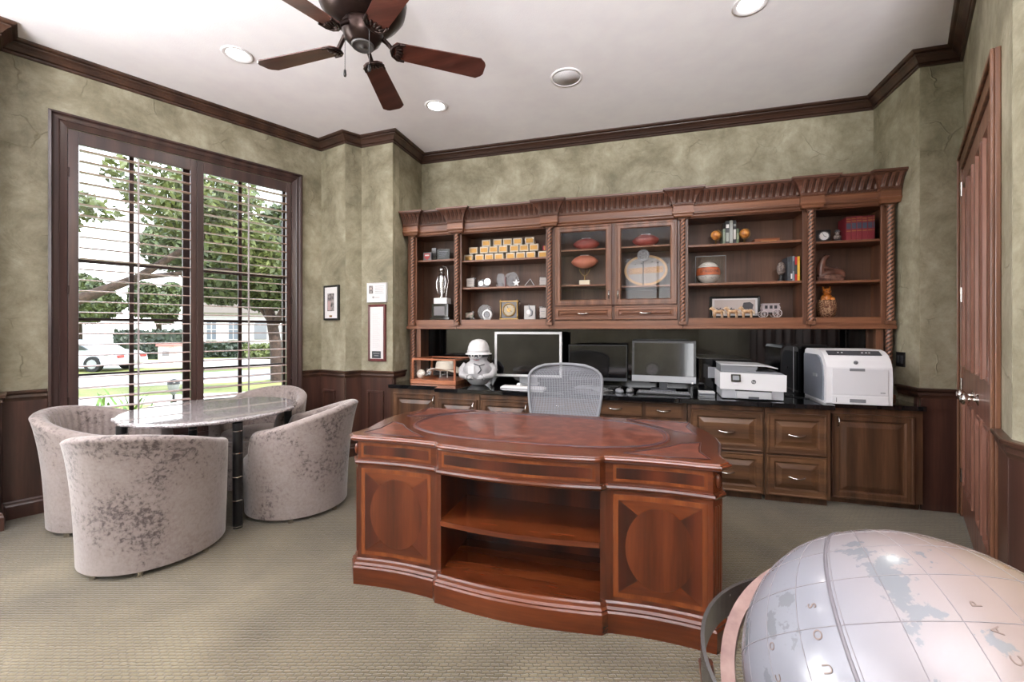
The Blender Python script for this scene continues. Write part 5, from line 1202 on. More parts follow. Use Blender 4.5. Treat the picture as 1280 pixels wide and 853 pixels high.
m = MB(); P = [(1.20, 4.15, .004), (1.23, 4.05, .004), (1.30, 4.02, .004), (1.36, 3.98, .004)]; m.tube(P, .003, 6); solo('printer_cable', m, BLACK, 'thin black cable between the two printers', 'cable', (0, 0, WT))

# wall clock on the rear wall, seen mirrored in the all in one computer
wc = thing('wall_clock', 'round wall clock with white dial on the wall behind the viewer', 'clock', (-.9, -1.85, 1.92), PI)
m = MB(); m.cyl((0, 0, 0), (0, -.03, 0), .17, n=40); m.build('case', BRONZE, wc); m = MB(); m.cyl((0, -.03, 0), (0, -.034, 0), .135, n=40); m.build('dial', PAPER, wc)
m = MB(); m.tube([(0, -.036, 0), (.07, -.036, .05)], .005, 6); m.tube([(0, -.036, 0), (-.02, -.036, .105)], .004, 6); m.build('clock_hands', INK, wc)

EPS = .0009

# ------------------------------------------------------------------ things on the hutch shelves
YF = 4.28
# bay 1: badge, plaque, trophy
t = thing('award_badge', 'small silver stand with a red shield badge on the top left shelf', 'badge', (-2.245, 4.31, 2.115+EPS))
m = MB(); m.plate([(-.05, 0), (.05, 0), (.05, .10), (-.05, .10)], 0, .03); m.build('stand', PEWTER, t, bev=.003)
m = MB(); m.plate([(-.036, .088), (.036, .088), (.034, .045), (0, .014), (-.034, .045)], -.004, 0); m.build('shield', plain('badge_red', srgb(176, 60, 58), .35), t)
m = MB(); m.box(-.026, .026, -.006, -.004, .058, .074); m.build('badge_bar', PAPER, t)
t = thing('glass_plaque', 'dark glass plaque block on the top left shelf beside the red badge', 'plaque', (-2.085, 4.33, 2.115+EPS))
m = MB(); m.box(-.115, -.06, 0, .05, 0, .15); m.build('dark_spine', BLACKGL, t, bev=.002); m = MB(); m.box(-.058, .105, .0, .04, 0, .14); m.build('lucite_block', LUCITE, t, bev=.004); m = MB(); m.box(-.05, .098, .012, .02, .01, .13); m.build('dark_panel', plain('plaque_slate', srgb(44, 52, 50), .3), t)
m = MB()
for k in range(4): m.box(-.03, .075-.01*k, .0105, .012, .105-.02*k, .109-.02*k)
m.build('engraving', GREY, t)
t = thing('silver_trophy', 'tall silver figure trophy on a white and black base', 'trophy', (-2.085, 4.36, 1.455+EPS))
m = MB(); m.box(-.115, .115, -.07, .09, 0, .03); m.box(-.10, .10, -.06, .085, .03, .18); m.build('black_base', BLACKGL, t, bev=.004)
m = MB(); m.box(-.07, .06, -.064, -.06, .05, .15); m.build('silver_plate', PEWTER, t)
m = MB(); m.box(-.08, .08, -.05, .07, .18, .245); m.build('white_block', WHITE, t, bev=.003)
m = MB(); m.lathe([(.001, .245), (.045, .247), (.03, .26), (.032, .33), (.044, .42), (.048, .47), (.034, .51), (.018, .53), (.001, .535)], n=20); m.ell((-.004, 0, .565), (.034, .034, .038), 16, 12)
for s_ in (-1, 1): m.tube([(s_*.036, -.005, .49), (s_*.058, -.02, .43), (s_*.05, -.03, .36), (s_*.04, -.02, .30)], [.014, .013, .011, .008], 8)
m.build('silver_figure', SILVERMET, t)
m = MB(); m.tube([(.03, .03, .25), (.06, .03, .42), (.055, .03, .56), (.035, .03, .60), (.0, .03, .612)], .006, 8); m.build('arched_rod', CHROME, t)
# bay 2: rows of white blocks with gold plates
rows = [(8, -1.742, .1165, 0, .082, 'bottom'), (7, -1.690, .1130, .082, .075, 'middle'), (5, -1.545, .118, .157, .075, 'top')]
proto = None
PLQ = [GOLD, plain('pale_gold', srgb(220, 190, 130), .35, .6)]
for (n_, x0, dx, zz, hh, nm) in rows:
    for k in range(n_):
        lab = 'white award block with gold plate, %s from left in %s row' % (ORD[k], nm)
        x = x0+dx*k+.006*((k*5) % 3-1); yy = 4.31+.012*(zz > 0)+.01*(zz > .1)
        if proto is None:
            proto = thing('award_block', lab, 'award', (x, yy, 2.09+EPS+zz), 0, 'white award blocks on the top shelf')
            m = MB(); m.box(-.049, .049, 0, .075, 0, .0735); m.build('white_block', plain('ivory_block', srgb(196, 187, 172), .3), proto, bev=.003)
            m = MB(); m.box(-.038, .038, -.002, 0, .014, .058); m.build('gold_plate', GOLD, proto)
        else: dup(proto, (x, yy, 2.09+EPS+zz), .02*((k*7) % 3-1), lab)
m = MB(); m.box(-.024, .024, 0, .05, 0, .048); rbx = thing('red_gift_box', 'small red box at the right end of the middle row of award blocks', 'box', (-.905, 4.335, 2.1735))
m.build('box', plain('red_card', srgb(150, 32, 40), .4), rbx, bev=.003); m = MB(); m.box(-.004, .004, -.001, .051, .0, .049); m.build('ribbon', GOLD, rbx)
def block(name, label, x, y, z, w, h, d, body, parts, cat='award', group=None):
    t = thing(name, label, cat, (x, y, z), 0, group); m = MB(); m.box(-w/2, w/2, 0, d, 0, h); m.build('block', body, t, bev=.003); parts(t); return t
def p_ivory(w, h):
    def f(t): m = MB(); m.box(-w/2, w/2, -.002, 0, h*.12, h*.9); m.build('face_plate', plain('ivory_face', srgb(180, 172, 168), .4), t); m = MB(); m.box(-w/3, w/3, -.003, -.002, h*.6, h*.64); m.box(-w/4, w/4, -.003, -.002, h*.4, h*.43); m.build('engraving', GREY, t)
    return f
block('lucite_award', 'square lucite award with ivory face at the left of the middle shelf', -1.725, 4.31, 1.80+EPS, .112, .118, .035, LUCITE, p_ivory(.085, .115))
t = thing('pewter_camera', 'small pewter model camera on the middle shelf', 'model', (-1.565, 4.31, 1.804+EPS)); m = MB(); m.box(-.075, .045, 0, .04, .004, .075); m.box(-.04, .02, .005, .035, .075, .088); m.build('body', PEWTER, t, bev=.004)
m = MB(); m.cyl((.045, 0, .055), (.045, -.025, .055), .036, n=24); m.cyl((-.03, -.0, .04), (-.03, -.018, .04), .024, n=20); m.build('lens', CHROME, t); m = MB(); m.tube([(.05, -.01, .02), (.06, -.02, 0)], .005, 6); m.tube([(.03, .03, .02), (.035, .035, 0)], .005, 6); m.tube([(-.06, .01, .01), (-.065, 0, 0)], .005, 6); m.build('foot', PEWTER, t)
t = thing('lucite_arch', 'arched lucite award with a dark red edge on the middle shelf', 'award', (-1.378, 4.305, 1.80+EPS)); A_ = [(-.045, 0), (.045, 0)]+[(.045*math.cos(a), .105+.045*math.sin(a)) for a in [PI*i/12 for i in range(13)]]
m = MB(); m.plate(A_, 0, .025); m.build('arch', LUCITE, t); m = MB(); m.plate([(x*.62, .006+z*.28) for x, z in A_], -.003, -.001); m.build('silver_plate', PEWTER, t); m = MB(); m.box(.046, .054, 0, .03, 0, .11); m.build('red_edge', BURG, t)
t = thing('glass_disc_award', 'round glass disc award behind the small star', 'award', (-1.262, 4.33, 1.80+EPS)); m = MB(); m.cyl((0, 0, .085), (0, .018, .085), .076, n=40); m.build('disc', LUCITE, t); m = MB(); m.box(-.035, .035, -.01, .03, 0, .014); m.build('foot', LUCITE, t); m = MB(); m.tube([(.048*math.cos(a), -.002, .085+.048*math.sin(a)) for a in [2*PI*i/30 for i in range(30)]], .003, 6, 0, False, True); m.cyl((0, -.003, .085), (0, 0, .085), .02, n=20); m.build('etched_ring', PEWTER, t)
t = thing('star_award', 'little white star award on the middle shelf', 'award', (-1.20, 4.285, 1.80+EPS)); m = MB(); m.plate([((.040 if i % 2 == 0 else .017)*math.sin(2*PI*i/10), .038+(.040 if i % 2 == 0 else .017)*math.cos(2*PI*i/10)) for i in range(10)], 0, .014); m.build('star', WHITE, t, bev=.001); m = MB(); m.box(-.03, .03, -.004, .03, 0, .006); m.build('base', LUCITE, t)
t = thing('pyramid_award', 'clear pyramid award right of the star', 'award', (-1.055, 4.32, 1.80+EPS)); m = MB(); m.rings([[(-.05, -.04, .006), (.05, -.04, .006), (.05, .04, .006), (-.05, .04, .006)], [(-.002, -.002, .078), (.002, -.002, .078), (.002, .002, .078), (-.002, .002, .078)]], 0, False); m.build('pyramid', LUCITE, t); m = MB(); m.box(-.054, .054, -.044, .044, 0, .006); m.build('base', PEWTER, t)
m = MB(); m.tube([(-.05, -.0405, .006), (0, -.003, .078), (.05, -.0405, .006)], .0022, 5); m.build('bright_edge', WHITE, t)
block('lucite_award', 'square lucite award at the right end of the middle shelf', -.918, 4.31, 1.80+EPS, .085, .10, .03, LUCITE, p_ivory(.066, .095))
block('photo_block', 'small greenish photo block at the left of the lower award shelf', -1.735, 4.31, 1.455+EPS, .105, .092, .03, LUCITE, lambda t: (lambda m: m.box(-.042, .042, -.002, 0, .022, .076) and m.build('photo', mottled('tinted_photo', [(.35, srgb(96, 120, 96)), (.65, srgb(206, 176, 170))], 40, 2, .4), t))(MB()))
t = thing('glass_plate_award', 'large clear glass disc behind the white round clock', 'award', (-1.575, 4.36, 1.455+EPS)); m = MB(); m.cyl((0, 0, .083), (0, .014, .083), .083, n=44); m.build('disc', LUCITE, t); m = MB(); m.box(-.04, .04, -.012, .03, 0, .012); m.build('foot', LUCITE, t); m = MB(); m.tube([(.081*math.cos(a), -.001, .083+.081*math.sin(a)) for a in [2*PI*i/40 for i in range(40)]], .0022, 5, 0, False, True); m.build('rim', PEWTER, t)
def clockface(t, x, y, z, r, rim, face=PAPER, hands=True):
    m = MB(); m.cyl((x, y, z), (x, y-.006, z), r, n=36); m.build('clock_face', face, t)
    m = MB(); m.tube([(x+r*math.cos(a), y-.006, z+r*math.sin(a)) for a in [2*PI*i/36 for i in range(36)]], r*.12, 8, 0, False, True); m.build('clock_rim', rim, t)
    if hands:
        m = MB(); m.tube([(x, y-.0075, z), (x+r*.45, y-.0075, z-r*.25)], r*.045, 5); m.tube([(x, y-.0075, z), (x-r*.3, y-.0075, z+r*.62)], r*.035, 5); m.build('clock_hands', INK, t)
        m = MB()
        for k in range(12): a = 2*PI*k/12; m.tube([(x+r*.78*math.cos(a), y-.0068, z+r*.78*math.sin(a)), (x+r*.88*math.cos(a), y-.0068, z+r*.88*math.sin(a))], r*.03, 4)
        m.build('hour_marks', INK, t)
t = thing('desk_clock', 'white round clock in front of the glass disc', 'clock', (-1.53, 4.30, 1.455+EPS)); m = MB(); m.cyl((0, 0, .054), (0, .03, .054), .053, n=36); m.box(-.035, .035, 0, .03, 0, .012); m.cyl((0, .012, .105), (0, .018, .105), .012, n=12); m.build('case', WHITE, t); clockface(t, 0, -.0, .054, .032, PEWTER, plain('grey_dial', srgb(150, 152, 158), .4))
t = thing('desk_clock', 'square brass desk clock with corner posts on the lower award shelf', 'clock', (-1.282, 4.30, 1.455+EPS)); m = MB(); m.box(-.09, .09, 0, .06, .012, .185); m.build('case', PEWTER, t, bev=.003)
m = MB(); m.box(-.104, .104, -.012, .07, 0, .012); m.box(-.104, .104, -.012, .07, .185, .197); m.build('plate', BRASS, t, bev=.002)
for sx in (-1, 1): m = MB(); m.lathe([(.001, .012), (.012, .012), (.009, .03), (.0085, .17), (.012, .185), (.001, .185)], (sx*.092, -.004, 0), 12); m.ell((sx*.092, -.004, .204), .009, 10, 8); m.build('corner_post', BRASS, t)
clockface(t, 0, -.0, .10, .066, BRASS, plain('cream_dial', srgb(172, 160, 138), .4)); m = MB(); m.cyl((0, -.0065, .10), (0, -.0085, .10), .024, n=24); m.build('sub_dial', BRASS, t)
t = thing('desk_clock', 'white block award clock with a curved silver hand', 'clock', (-1.06, 4.31, 1.455+EPS)); m = MB(); m.box(-.06, .06, 0, .03, 0, .145); m.build('block', plain('ivory_block2', srgb(184, 182, 182), .3), t, bev=.003); m = MB(); m.tube([(-.01, -.004, .155), (.0, -.004, .115), (.026, -.004, .08), (.022, -.004, .045), (-.012, -.004, .028)], [.003, .008, .010, .009, .003], 8); m.build('silver_swoosh', GREY, t); m = MB(); m.ell((-.012, -.001, .075), (.024, .003, .026), 16, 8); m.build('pale_dial', PAPER, t)
block('lucite_award', 'tall lucite award at the right end of the lower award shelf', -.918, 4.31, 1.455+EPS, .085, .135, .03, LUCITE, p_ivory(.064, .13))
# bay 3: footballs and plaque behind glass
FB = mottled('pebbled_leather', [(.3, srgb(112, 48, 44)), (.7, srgb(158, 78, 68))], 8, 4, .4, .3, 260); FB2 = mottled('tan_leather', [(.3, srgb(164, 92, 72)), (.7, srgb(190, 118, 92))], 8, 4, .45, .3, 260)
def football(label, loc, L, Rr, mat, rz=0, stand=True):
    t = thing('football', label, 'football', loc, rz); m = MB(); R = []
    for k in range(25):
        s_ = -1+2*k/24; r = Rr*max(1-abs(s_)**1.9, .0)**.75+.002; R.append([(s_*L/2, r*math.cos(a), r*math.sin(a)+Rr+.0025) for a in [2*PI*i/28 for i in range(28)]])
    m.rings(R, 0, True); m.build('ball', mat, t)
    m = MB(); a = math.radians(68); yv, zv = -math.cos(a), math.sin(a)
    for k in range(7):
        x = -.036+.012*k; m.tube([(x, yv*(Rr+.001)-.010*zv, Rr+zv*(Rr+.001)-.010*math.cos(a)), (x, yv*(Rr+.0035), Rr+zv*(Rr+.0035)), (x, yv*(Rr+.001)+.012*zv, Rr+zv*(Rr+.001)+.012*math.cos(a))], .0026, 6)
    m.tube([(-.044+.011*k, yv*(Rr+.0025), Rr+zv*(Rr+.0025)) for k in range(9)], .0026, 6); m.build('laces', PAPER, t); return t
football('dark red football on the top shelf of the left glass door', (-.475, 4.33, 2.145+EPS), .265, .062, FB, .05)
football('dark red football on the top shelf of the right glass door', (.098, 4.33, 2.15+EPS), .255, .062, FB, -.04)
t = thing('football_stand', 'brass football holder on the shelf of the left glass door', 'stand', (-.492, 4.34, 1.795+EPS)); m = MB(); m.box(-.052, .052, -.03, .04, 0, .052); m.build('base', plain('cream_base', srgb(226, 214, 190), .35), t, bev=.003)
m = MB(); m.cyl((0, 0, .052), (0, 0, .10), .008, .006, n=10); m.build('stem', BRASS, t)
for s_ in (-1, 1): m = MB(); m.tube([(0, 0, .095), (s_*.028, 0, .115), (s_*.047, 0, .145), (s_*.052, 0, .168)], .004, 8); m.build('prong', BRASS, t)
m = MB(); m.tube([(0, 0, .095), (0, .03, .12), (0, .045, .168)], .004, 8); m.build('prong', BRASS, t)
football('tan football held up on a brass stand in the left glass door', (-.492, 4.34, 1.966), .275, .068, FB2, 0)
t = thing('oval_plaque', 'large oval tan plaque with a carved bar behind the right glass door', 'plaque', (.10, 4.40, 1.77+EPS)); E_ = lambda a, b, k=48: [(a*math.cos(2*PI*i/k), .165+b*math.sin(2*PI*i/k)) for i in range(k)]
TANW = plain('plaque_rim', srgb(196, 152, 100), .4)
m = MB(); m.plate(E_(.205, .152), 0, .012, 0, False); m.build('rim', TANW, t); m = MB(); m.plate(E_(.180, .130), -.004, 0); m.build('face', plain('plaque_grey', srgb(150, 140, 134), .45), t); m = MB(); m.plate([(-.165, .125), (.165, .14), (.165, .20), (-.165, .185)], -.010, -.004); m.build('carved_bar', mottled('carved_tan', [(.35, srgb(150, 104, 62)), (.65, srgb(206, 160, 108))], 60, 3, .5, .8, 90), t)
m = MB()
for x, z in ((-.1, .225), (-.04, .232), (.06, .245), (.11, .235)): m.ell((x, -.006, z), (.008, .004, .006), 8, 6)
m.build('rivet', INK, t) if False else m.build('rivets', INK, t)
m = MB(); m.box(-.10, .10, -.03, .05, 0, .016); m.build('foot', TANW, t)
t = thing('silver_medallion', 'round silver medallion standing in front of the oval plaque', 'medallion', (.075, 4.325, 1.77+EPS)); m = MB(); m.cyl((0, 0, .302), (0, .012, .302), .058, n=36); m.build('disc', PEWTER, t); m = MB(); m.tube([(.045*math.cos(a), -.001, .302+.045*math.sin(a)) for a in [2*PI*i/30 for i in range(30)]], .003, 6, 0, False, True)
for k in range(6): m.tube([(.01*math.cos(k), -.001, .302+.01*math.sin(k)), (.036*math.cos(k*1.05), -.001, .302+.036*math.sin(k*1.05))], .003, 5)
m.build('relief', SILVER, t); m = MB(); m.cyl((0, .02, .0), (0, .008, .28), .004, n=8); m.box(-.03, .03, -.0, .035, 0, .006); m.build('stand_rod', BLACK, t)
t = thing('small_white_dish', 'small white folded object at the bottom behind the right glass door', 'ornament', (.07, 4.30, 1.5842)); m = MB(); m.lathe([(.001, 0), (.026, 0), (.036, .03), (.03, .04), (.026, .03), (.001, .008)], n=20); m.build('dish', WHITE, t); m = MB(); m.ell((0, 0, .038), (.02, .02, .012), 12, 8); m.build('filling', PAPER, t)
# bay 4: mini globes, books, box, basketball, bust, framed drawing, stagecoach
AMB = mottled('amber_globe', [(.4, srgb(150, 84, 36)), (.55, srgb(206, 140, 72)), (.7, srgb(226, 176, 104))], 34, 6, .3, coat=.3)
for x, lab in ((.722, 'small amber globe bookend left of the grey books'), (.962, 'small amber globe bookend right of the grey books')):
    t = thing('miniature_globe', lab, 'globe', (x, 4.33, 2.13+EPS), 0, 'pair of miniature globes'); m = MB(); m.ell((0, 0, .098), .044, 24, 16); m.build('ball', AMB, t); m = MB(); m.lathe([(.001, 0), (.034, 0), (.03, .008), (.008, .014), (.006, .045), (.001, .047)], n=18); m.build('base', BRASS, t); m = MB(); m.tube([(.050*math.sin(a), 0, .098-.050*math.cos(a)) for a in [PI*i/16-.3 for i in range(17)]], .003, 6); m.build('meridian_arm', BRASS, t)
def book(label, x0, x1, z, h, cloth, band, y=4.29, d=.15, group='books', tilt=0, letters=None):
    t = thing('book', label, 'book', ((x0+x1)/2, y, z), 0, group); w = (x1-x0)/2-.0006
    m = MB(); m.box(-w, -w+.002, 0, d, 0, h); m.box(w-.002, w, 0, d, 0, h); m.tube([(-w+.002, .004, 0), (-w+.002, .004, h)], .002, 6) if False else None; m.box(-w, w, -.003, .001, 0, h); m.build('cover', cloth, t, bev=.0012)
    m = MB(); m.box(-w+.002, w-.002, .001, d-.004, .003, h-.003); m.build('pages', PAPER, t)
    if band is not None:
        for (a, b, mt) in band: m = MB(); m.box(-w*.86, w*.86, -.0042, -.003, h*a, h*b); m.build('spine_label', mt, t)
    t.rotation_euler = (0, tilt, 0); return t
C = lambda r, g, b: plain('cloth_%d_%d_%d' % (r, g, b), srgb(r, g, b), .55)
LG, DG_, MG = C(150, 156, 150), C(58, 60, 64), C(120, 122, 122)
gb = 'books between the miniature globes'
book('short green grey book beside the left amber globe', .775, .797, 2.13+EPS, .145, C(104, 118, 104), [(.2, .8, C(128, 138, 124))], group=gb)
book('tall dark book, second between the amber globes', .798, .829, 2.13+EPS, .215, DG_, [(.12, .5, LG), (.7, .85, PAPER)], group=gb)
book('tall pale grey book in the middle between the amber globes', .830, .859, 2.13+EPS, .218, LG, [(.1, .9, C(172, 176, 174))], group=gb)
book('tall charcoal book with white lettering, fourth between the amber globes', .860, .886, 2.13+EPS, .215, C(44, 46, 50), [(.2, .62, C(190, 188, 184)), (.75, .85, LG)], group=gb)
book('short olive book beside the right amber globe', .888, .909, 2.13+EPS, .14, C(90, 104, 80), [(.3, .7, C(130, 138, 112))], group=gb)
t = thing('wooden_box', 'flat reddish wooden box on the top shelf right of the globes', 'box', (1.15, 4.34, 2.13+EPS)); RW = wood('red_box_wood', srgb(96, 50, 30), srgb(134, 76, 46), srgb(162, 100, 62), 'x', 2, .35)
m = MB(); m.box(-.10, .10, 0, .12, 0, .036); m.build('box_body', RW, t, bev=.002); m = MB(); m.box(-.102, .102, -.002, .122, .037, .047); m.build('lid', RW, t, bev=.002); m = MB(); m.box(-.05, .07, -.018, -.003, 0, .022); m.build('front_tray', wood('pale_box_wood', srgb(150, 98, 60), srgb(182, 126, 80), srgb(200, 148, 98), 'x', 2, .35), t, bev=.002)
t = thing('ball_display_box', 'clear acrylic display box around the basketball', 'display case', (.670, 4.30, 1.775+EPS)); s_ = .128
m = MB(); m.box(-s_, s_, -.012, -.009, .006, .252); m.box(-s_, s_, .205, .208, .006, .252); m.box(-s_, -s_+.003, -.009, .205, .006, .252); m.box(s_-.003, s_, -.009, .205, .006, .252); m.box(-s_, s_, -.012, .208, .252, .255); m.build('acrylic_walls', GLASS, t)
m = MB(); m.box(-s_, s_, -.012, .208, 0, .006); m.build('base_plate', LUCITE, t)
m = MB()
for (a, b) in ((-1, -1), (1, -1)): m.box(a*s_-.001, a*s_+.001, -.0135, -.0115, .006, .254)
m.box(-s_, s_, -.0135, -.0115, .252, .2555); m.build('bright_edges', plain('acrylic_edge', srgb(150, 154, 160), .2), t)
BO = mottled('orange_panel', [(.3, srgb(186, 88, 48)), (.7, srgb(206, 108, 62))], 10, 3, .5, .3, 300); BW = plain('white_panel_leather', srgb(226, 220, 216), .45)
bk = thing('basketball', 'orange and white autographed basketball inside the clear box', 'basketball', (.667, 4.398, 1.7829)); br = .1045
m = MB(); n_, k_ = 36, 36; R = []
for j in range(k_+1):
    a = -PI/2+PI*j/k_; R.append([(br*max(math.cos(a), .001)*math.cos(2*PI*i/n_), br*max(math.cos(a), .001)*math.sin(2*PI*i/n_), br+br*math.sin(a)) for i in range(n_)])
m.rings(R, 0, True)
for i, f in enumerate(m.f):
    zc = sum(m.v[q_][2] for q_ in f)/len(f)-br; xc = sum(m.v[q_][0] for q_ in f)/len(f)
    if -.030 < zc < .045: m.m[i] = 1
m.build('ball', [BW, BO], bk)
m = MB()
for z0 in (-.030, .045): rr = math.sqrt(br*br-z0*z0)+.0004; m.tube([(rr*math.cos(a), rr*math.sin(a), br+z0) for a in [2*PI*i/48 for i in range(48)]], .0016, 5, 0, False, True)
m.build('seams', BLACK, bk)
m = MB(); wd_ = 'SPALDING'
for i, ch in enumerate(wd_):
    a = math.radians(-90-44+12.5*i); rr = br+.0006; m.text(ch, .036, T(rr*math.cos(a), rr*math.sin(a), br+.007) @ RZ(a+PI/2) @ TEXT_X, 0, .0006)
m.build('lettering', BLACK, bk)
m = MB()
for k, (x0, z0, w_) in enumerate(((-.075, -.048, .05), (-.005, -.055, .07), (-.05, .062, .05))):
    P = []
    for i in range(22):
        x = x0+w_*i/21; z = z0+.007*math.sin(i*1.25+k)+.004*math.sin(i*.5); y = -math.sqrt(max(br*br-x*x-z*z, 1e-5)); P.append((x*1.004, y*1.004, br+z*1.004))
    m.tube(P, .0009, 4)
m.build('signature', INK, bk)
t = thing('bust_bookend', 'dark carved head bookend beside the shelf of coloured books', 'bookend', (1.258, 4.33, 1.775+EPS)); BST = mottled('grey_carving', [(.35, srgb(58, 46, 44)), (.65, srgb(150, 136, 130))], 70, 5, .45, .8, 90)
m = MB(); m.lathe([(.001, 0), (.03, 0), (.03, .018), (.018, .024), (.016, .05), (.02, .062), (.001, .064)], n=20); m.build('pedestal', BLACK, t); m = MB(); m.ell((0, 0, .118), (.034, .036, .062), 20, 16); m.ell((0, -.034, .105), (.010, .012, .014), 10, 8); m.ell((0, -.028, .078), (.018, .014, .012), 10, 8); m.build('head', BST, t)
gb = 'books right of the carved head'
book('dark slate book next to the carved head', 1.296, 1.318, 1.775+EPS, .215, C(56, 60, 66), [(.2, .8, C(70, 76, 82))], group=gb)
book('dark book with a white label, second from the carved head', 1.319, 1.334, 1.775+EPS, .222, C(70, 74, 80), [(.1, .3, PAPER)], group=gb)
book('grey blue book, third from the carved head', 1.335, 1.350, 1.775+EPS, .222, C(136, 142, 150), [(.4, .8, C(84, 90, 100))], group=gb)
book('book with a red top half and white foot, beside the yellow one', 1.351, 1.372, 1.775+EPS, .218, C(44, 46, 52), [(.66, .98, C(186, 44, 44)), (.02, .28, C(186, 44, 44)), (.3, .62, C(60, 62, 66))], group=gb)
book('bright yellow book against the right side of the shelf', 1.3725, 1.3795 if False else 1.392, 1.775+EPS, .218, C(226, 178, 52), [(.2, .8, C(232, 190, 76))], group=gb)
def inner_draw(t, y):
    m = MB(); m.box(-.175, .175, y-.001, y, -.068, .068); sh = m.build('drawing_sheet', plain('drawing_paper', srgb(210, 198, 194), .6), t)
    m = MB()
    for x in (-.135, -.105, -.04, -.01): m.ell((x, y-.0015, -.025), (.016, .0008, .009), 10, 6); m.tube([(x+.010, y-.0015, -.03), (x+.014, y-.0015, -.046)], .0022, 4); m.tube([(x-.010, y-.0015, -.03), (x-.014, y-.0015, -.046)], .0022, 4); m.ell((x-.018, y-.0015, -.012), (.007, .0008, .006), 8, 6)
    m.plate([(.06, -.02), (.15, -.02), (.16, .02), (.13, .045), (.075, .04)], y-.002, y-.001)
    for x in (.075, .135): m.tube([(x+.02*math.cos(a), y-.0018, -.03+.02*math.sin(a)) for a in [2*PI*i/20 for i in range(20)]], .0022, 4, 0, False, True)
    m.build('ink_drawing', plain('drawing_ink', srgb(84, 82, 86), .6), sh)
pic('framed_drawing', 'black framed ink drawing of a coach behind the toy stagecoach', (.905, 4.47, 1.562), 0, .43, .205, BLACK, .022, inner_draw)
# stagecoach with six horses
HORSE = mottled('cream_horse', [(.35, srgb(176, 130, 90)), (.65, srgb(226, 196, 160))], 30, 3, .5)
cg = thing('model_stagecoach', 'silver grey model stagecoach at the end of the toy horse team', 'model coach', (1.155, 4.275, 1.455+EPS)); CGM = plain('coach_grey', srgb(176, 164, 168), .4, .3)
m = MB(); m.plate([(-.062, .045), (-.07, .085), (-.06, .118), (.06, .118), (.075, .085), (.055, .045)], -.032, .032); m.build('coach_body', CGM, cg, bev=.003)
m = MB(); m.box(-.066, .068, -.036, .036, .118, .124); m.build('roof_rack', CGM, cg)
m = MB()
for x in (-.038, .0, .036): m.box(x-.011, x+.011, -.0335, -.032, .078, .106)
m.build('window_opening', INK, cg)
for x, r in ((-.055, .030), (.045, .038)):
    for y in (-.045, .045):
        m = MB(); m.tube([(x+(r-.003)*math.cos(a), y, r+(r-.003)*math.sin(a)) for a in [2*PI*i/28 for i in range(28)]], .0032, 6, 0, False, True)
        for k in range(8): a = 2*PI*k/8; m.tube([(x, y, r), (x+r*.92*math.cos(a), y, r+r*.92*math.sin(a))], .0016, 4)
        m.cyl((x, y-.004, r), (x, y+.004, r), .006, n=10); m.build('wheel', plain('wheel_pale', srgb(206, 196, 196), .4), cg)
m = MB(); m.cyl((-.055, -.045, .03), (-.055, .045, .03), .003, n=6); m.cyl((.045, -.045, .038), (.045, .045, .038), .003, n=6); m.box(-.07, .06, -.012, .012, .034, .046); m.tube([(-.06, 0, .035), (-.12, 0, .03)], .0025, 5); m.build('undercarriage', INK, cg)
def horse(label, loc, proto=[None]):
    if proto[0]: return dup(proto[0], loc, 0, label)
    t = thing('toy_horse', label, 'toy horse', loc, 0, 'toy horses pulling the model stagecoach'); m = MB()
    m.tube([(.040, 0, .056), (.030, 0, .058), (.0, 0, .053), (-.030, 0, .056), (-.040, 0, .060)], [.009, .0155, .0145, .016, .008], 10)
    m.tube([(-.032, 0, .060), (-.044, 0, .076), (-.052, 0, .088)], [.012, .009, .008], 8); m.tube([(-.049, 0, .090), (-.060, 0, .083), (-.070, 0, .075)], [.009, .007, .005], 8)
    for s_ in (-1, 1):
        m.tube([(-.049, s_*.004, .096), (-.048, s_*.005, .103)], [.003, .0008], 5)
        m.tube([(-.030, s_*.008, .050), (-.036 if s_ > 0 else -.030, s_*.008, .028), (-.030 if s_ > 0 else -.034, s_*.008, .004), (-.034, s_*.008, 0)], [.0075, .0048, .0038, .005], 7)
        m.tube([(.030, s_*.008, .052), (.026, s_*.009, .036), (.036 if s_ > 0 else .030, s_*.008, .024), (.030, s_*.008, .003), (.028, s_*.008, 0)], [.0095, .0065, .0042, .0038, .005], 7)
    m.build('body', HORSE, t); m = MB(); m.tube([(.042, 0, .060), (.052, 0, .05), (.054, 0, .026)], [.004, .006, .002], 7); m.tube([(-.035, 0, .074), (-.043, 0, .088), (-.048, 0, .1)], [.004, .005, .003], 6); m.build('mane_and_tail', plain('mane_cream', srgb(232, 214, 188), .6), t); proto[0] = t; return t
for k, x in enumerate((.725, .845, .965)):
    pr_ = ('leading', 'middle', 'rear')[k]
    horse('cream toy horse, near one of the %s pair before the stagecoach' % pr_, (x, 4.255, 1.4585)); horse('cream toy horse, far one of the %s pair before the stagecoach' % pr_, (x+.02, 4.30, 1.4585))
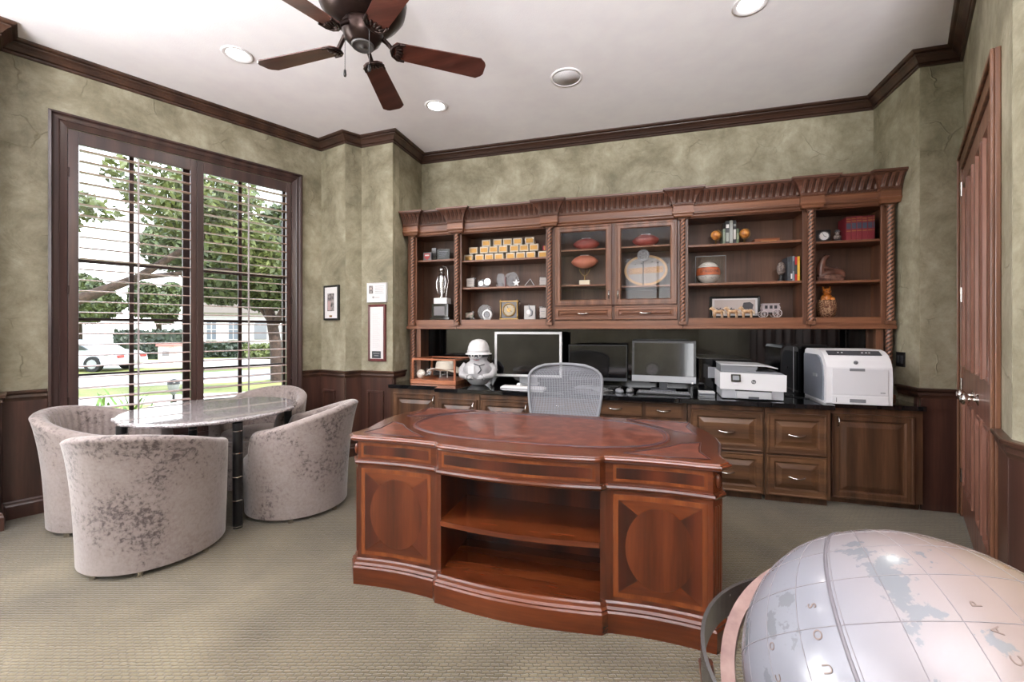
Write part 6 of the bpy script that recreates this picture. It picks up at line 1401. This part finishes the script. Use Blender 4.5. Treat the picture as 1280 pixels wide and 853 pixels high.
# bay 5: clock, bust, red books, reclining sculpture, animal in basket
t = thing('desk_clock', 'black square desk clock with white dial on the top right shelf', 'clock', (1.575, 4.32, 2.105+EPS)); m = MB(); m.box(-.065, .062, 0, .05, 0, .115); m.build('case', BLACK, t, bev=.004); clockface(t, .008, -.0, .06, .04, PEWTER)
t = thing('small_bust', 'tiny grey bust statuette left of the red books', 'bust', (1.688, 4.33, 2.105+EPS)); m = MB(); m.box(-.026, .026, -.022, .026, 0, .022); m.build('plinth', INK, t); m = MB(); m.ell((0, 0, .045), (.03, .02, .024), 14, 8); m.ell((0, 0, .082), (.017, .019, .024), 14, 10); m.tube([(0, 0, .05), (0, 0, .075)], .010, 8); m.build('bust', BST, t); m = MB(); m.lathe([(.02, .092), (.026, .094), (.017, .102), (.012, .11), (.001, .112)], n=14); m.build('cap', DGREY, t)
RB, BB = C(120, 34, 44), C(60, 68, 84)
for k in range(6):
    x = 1.735+.0385*k; w_ = .0375 if k < 5 else .012
    book('dark red book with a grey band, %s from the left on the top right shelf' % ORD[k], x, x+w_ if k < 5 else x+.0135, 2.105+EPS, .205+.002*(k % 3), RB, [(.50, .74, BB), (.80, .84, GOLD), (.40, .43, GOLD), (.9, .93, GOLD)], group='dark red books on the top right shelf')
t = thing('reclining_sculpture', 'polished brown reclining sculpture on the middle right shelf', 'sculpture', (1.635, 4.33, 1.765+EPS)); SCU = mottled('brown_stone', [(.35, srgb(72, 44, 36)), (.65, srgb(120, 80, 66))], 12, 4, .3, coat=.2)
m = MB(); m.tube([(-.075, 0, .06), (-.072, 0, .11), (-.064, 0, .155), (-.052, 0, .195), (-.03, 0, .222), (-.01, 0, .222)], [.030, .034, .030, .022, .02, .012], 14); m.tube([(-.085, 0, .04), (-.02, 0, .07), (.05, 0, .085), (.088, 0, .07), (.094, 0, .035)], [.03, .042, .036, .03, .022], 14); m.tube([(-.06, -.01, .13), (.0, -.022, .105), (.05, -.02, .098)], [.018, .016, .014], 10); m.build('figure', SCU, t)
m = MB(); m.lathe([(.001, 0), (.09, 0), (.105, .02), (.10, .045), (.07, .06), (.001, .062)], n=24, sy=.55); m.build('base', mottled('rough_stone', [(.35, srgb(80, 52, 44)), (.65, srgb(130, 92, 78))], 40, 5, .7, .6, 60), t)
t = thing('animal_basket', 'orange glazed animal figure sitting in a woven brown pot on the bottom right shelf', 'figurine', (1.615, 4.35, 1.455+EPS)); m = MB(); m.lathe([(.001, 0), (.05, 0), (.066, .03), (.074, .08), (.070, .13), (.062, .152), (.055, .150), (.05, .12), (.001, .11)], n=28); m.build('woven_pot', mottled('woven_brown', [(.4, srgb(92, 56, 40)), (.5, srgb(150, 100, 70)), (.62, srgb(196, 160, 128))], 90, 3, .6, 1, 120), t)
ORG = mottled('orange_glaze', [(.35, srgb(176, 92, 34)), (.65, srgb(222, 140, 62))], 20, 4, .3, coat=.3)
m = MB(); m.ell((0, 0, .165), (.045, .04, .045), 18, 12); m.ell((0, -.008, .225), (.032, .032, .03), 18, 12); m.ell((0, -.036, .216), (.015, .016, .012), 12, 8)
for s_ in (-1, 1): m.tube([(s_*.022, 0, .245), (s_*.027, .0, .272)], [.012, .003], 8); m.ell((s_*.036, -.03, .155), (.018, .016, .02), 10, 8)
m.build('animal', ORG, t); m = MB()
for s_ in (-1, 1): m.ell((s_*.012, -.037, .232), .0045, 8, 6)
m.ell((0, -.051, .219), (.005, .004, .004), 8, 6); m.build('face_details', INK, t)
